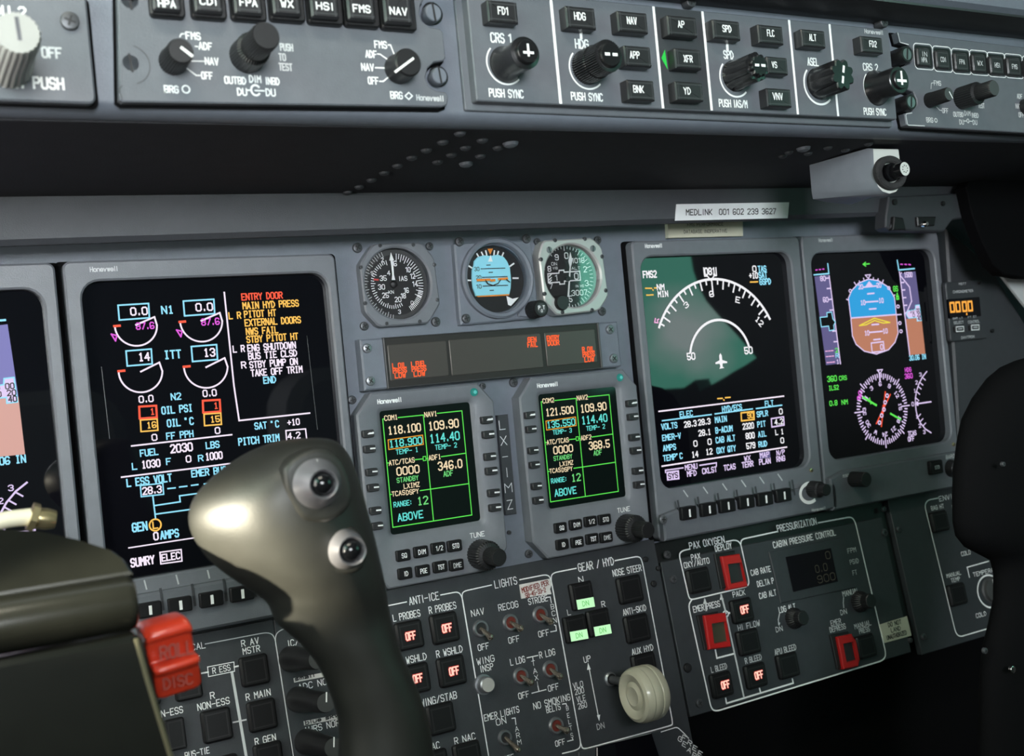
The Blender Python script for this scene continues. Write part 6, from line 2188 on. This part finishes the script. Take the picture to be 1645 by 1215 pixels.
pts[0], pts[2] = (pts[0][0], .001), (pts[2][0], .001)
pts.pop(1)
b.loft([[TP.w(x, y, -.003) for x, y in pts], [TP.w(x, y, -.001) for x, y in pts], [TP.w(x, y, 0) for x, y in inset(pts, .001)]], 'yoke_hub', True, True)
b.v = [(x - t.a[0], z_ - t.a[1], -y - .245) for x, y, z_ in b.v]
b.build('hub_cover', t.o)
b = MB()
e_ = tb.P([(614, 690), (660, 860), (720, 1060), (782, 1260)], .001)
b.tube([(x, y, .0) for x, y in e_], .0010, 'yoke_trim', 8)
shift(b)
b.build('edge_trim', t.o)
b = MB()
a_, c_ = tb.q(700, 1700, -.02), tb.q(500, 1700, -.02)
b.box(a_[0] - .05, a_[1] - .06, -.035, a_[0] + .13, a_[1] - .025, -.004, 'yoke_hub')
shift(b)
b.build('yoke_arm', t.o)
b = MB()
b.tube([(off.x - .05, a_[1] + off.y, off.z - .03), (off.x - .05, a_[1] + off.y - .28, off.z - .04), (off.x - .05, ZF - t.a[1] + .001, off.z - .05)], .03, 'yoke_hub', 20)
b.build('column', t.o)
bpy.data.objects.remove(tb.o)
yoke_a = t.a

# red roll disconnect lever beside the hub
RD = Fr((0, -.262, 0), (1, 0, 0), (0, 0, 1))
t = T(RD, 'disconnect_lever', 'red two-step lever lettered ROLL beside the yoke hub', 'lever', (275, 1060), PX)
t.c = Y1
xl = t.q(668, 740, 0)[0]
xr_ = t.q(880, 720, 0)[0]
ys = [t.q(780, y, .0)[1] for y in (612, 650, 690, 790, 805, 830, 850, 960)]
prof = [(ys[0], -.014), (ys[0], -.004), (ys[0] - .001, .002), (ys[1], .005), (ys[1] - .0025, .0045), (ys[2], .001), (ys[3], -.002), (ys[3] - .0005, .0035), (ys[4], .0055), (ys[5], .005), (ys[6], .0005), (ys[7], -.004), (ys[7] - .003, -.016)]
b = MB()
w_ = xr_ - xl


def lev(x, f_):
    n = len(prof)
    zc = -.006
    yc_ = (ys[0] + ys[7]) / 2
    return [(x + (y - ys[3]) * -.13, yc_ + (y - yc_) * f_ + (x - xl) * .10, zc + (z_ - zc) * f_) for y, z_ in prof]


b.loft([lev(xl, .90), lev(xl + w_ * .08, .98), lev(xl + w_ * .18, 1), lev(xl + w_ * .82, 1), lev(xl + w_ * .93, .98), lev(xr_, .90)], 'lever_red', True, True)
o = b.build('lever_body', t.o, None, 50)
bv = o.modifiers.new('soft', 'BEVEL')
bv.width = .0012
bv.segments = 3
bv.limit_method = 'ANGLE'
b = MB()
t.txt(b, 'ROLL', 795, 740, 150, 56, .0032, 'lever_print', sw=.16)
t.txt(b, 'DISC', 800, 880, 130, 46, .0025, 'lever_print', sw=.16)
b.build('lettering', t.o)
b = MB()
b.prism(t.P([(560, 720), (830, 700), (850, 900), (600, 930)], -.012), -.028, -.012, 'yoke_hub', .001, None, True)
b.build('pivot', t.o)

# pale cable with a brass plug on the hub
CB = Fr((0, -.205, 0), (1, 0, 0), (0, 0, 1))
t = T(CB, 'cable', 'pale cable with a shiny brass plug on top of the yoke hub', 'cable', (40, 835), PX)
t.c = Y1
b = MB()
pts = [(-220, 210), (-60, 175), (40, 152), (140, 140)]
p_ = t.P(pts)
b.tube([(x, y, 0) for x, y in p_], .0036, 'cable_beige', 14)
b.build('sheath', t.o)
b = MB()
p0, p1, p2, p3 = t.P([(134, 138), (165, 146), (170, 148), (248, 154)])
b.tube([(*p0, 0), (*p1, 0)], [.0062, .0062], 'brass', 6)
b.tube([(*p1, 0), (p2[0], p2[1], 0), ((p2[0] + p3[0]) / 2, (p2[1] + p3[1]) / 2, 0), (*p3, 0)], [.0036, .0045, .0046, .0038], 'brass', 16)
b.build('plug', t.o, 'brass plug')

# ------------------------------------------------------------------ copilot's yoke, its shade put into a near-black colour
t = T(YK, 'control_yoke', 'black unlit yoke grip standing before the copilot flight display', 'yoke', (1620, 780), PX, 'control yokes')
t.c = PX
rows = [(1652, 574, 1690, 568, .004), (1636, 580, 1715, 572, .012), (1615, 590, 1740, 580, .017), (1594, 608, 1760, 596, .020), (1570, 640, 1775, 624, .022), (1552, 675, 1785, 655, .023), (1543, 715, 1792, 695, .023), (1538, 755, 1796, 735, .023), (1536, 800, 1800, 780, .023), (1537, 840, 1800, 815, .023), (1541, 862, 1800, 835, .022), (1555, 880, 1798, 850, .021),
        (1578, 892, 1795, 862, .020), (1597, 902, 1792, 876, .019), (1602, 925, 1790, 900, .018), (1602, 965, 1785, 945, .018), (1594, 1005, 1778, 985, .018), (1584, 1045, 1770, 1025, .018), (1580, 1090, 1765, 1070, .018), (1579, 1140, 1762, 1120, .018), (1577, 1215, 1760, 1195, .018), (1576, 1300, 1765, 1280, .019), (1580, 1420, 1775, 1400, .02)]
b = MB()
loops = []
for xl, yl, xr_, yr_, d in rows:
    p, q = t.q(xl, yl, 0), t.q(xr_, yr_, 0)
    n = 28
    loops.append([(p[0] + (q[0] - p[0]) * (.5 + .5 * math.cos(2 * math.pi * i / n)), p[1] + (q[1] - p[1]) * (.5 + .5 * math.cos(2 * math.pi * i / n)), d * math.sin(2 * math.pi * i / n)) for i in range(n)])
b.loft(loops, 'black_matt', True, True)
b.build('grip', t.o, None, 80)
t.screw(1612, 746, 4, .0215, m='steel_dark')  # metal heads added to imitate small highlights on the grip
t.screw(1583, 1046, 5, .004, m='steel_dark')
t.screw(1627, 1076, 6, .0145, m='chrome')
b = MB()
p = t.q(1680, 1400, 0)
b.box(p[0] - .03, p[1] - .03, -.02, p[0] + .14, p[1] + .005, .02, 'black_matt')
b.build('yoke_arm', t.o)
b = MB()
b.tube([(p[0] + .05, p[1] - .01, 0), (p[0] + .05, ZF - t.a[1] + .001, 0)], .028, 'black_matt', 18)
b.build('column', t.o)

# ------------------------------------------------------------------ rudder pedal in the dark footwell
FP = Fr((0, .16, 0), (1, 0, 0), (0, 0, 1))
t = T(FP, 'rudder_pedal', 'dark rudder pedal with pale worn bars in the footwell', 'pedal', (1480, 1150), PX)
t.c = XX
b = MB()
pp = [(1080, 160), (1120, 118), (1200, 100), (1300, 110), (1360, 150), (1365, 210), (1320, 250), (1220, 262), (1120, 245), (1075, 205)]
b.prism(rnd(t.P(pp + [pp[0]]), .02, 4)[:-1], -.015, 0, 'black_matt', .004, None, True)
b.build('tread', t.o)
for p, m in (([(1168, 182), (1305, 178)], 'steel_dark'), ([(1095, 222), (1228, 240)], 'steel_dark'), ([(1190, 212), (1330, 208)], 'black'), ([(1238, 240), (1340, 232)], 'black')):
    b = MB()
    q_ = t.P(p, .004)
    b.tube([(*q_[0], .002), (*q_[1], .002)], .006, m, 10)
    b.build('tread_bar', t.o)
b = MB()
q0 = t.q(1220, 255, 0)
b.tube([(q0[0], q0[1] + .01, -.012), (q0[0], ZF - t.a[1] + .002, -.03)], .014, 'black_matt', 14)
b.build('pedal_arm', t.o)
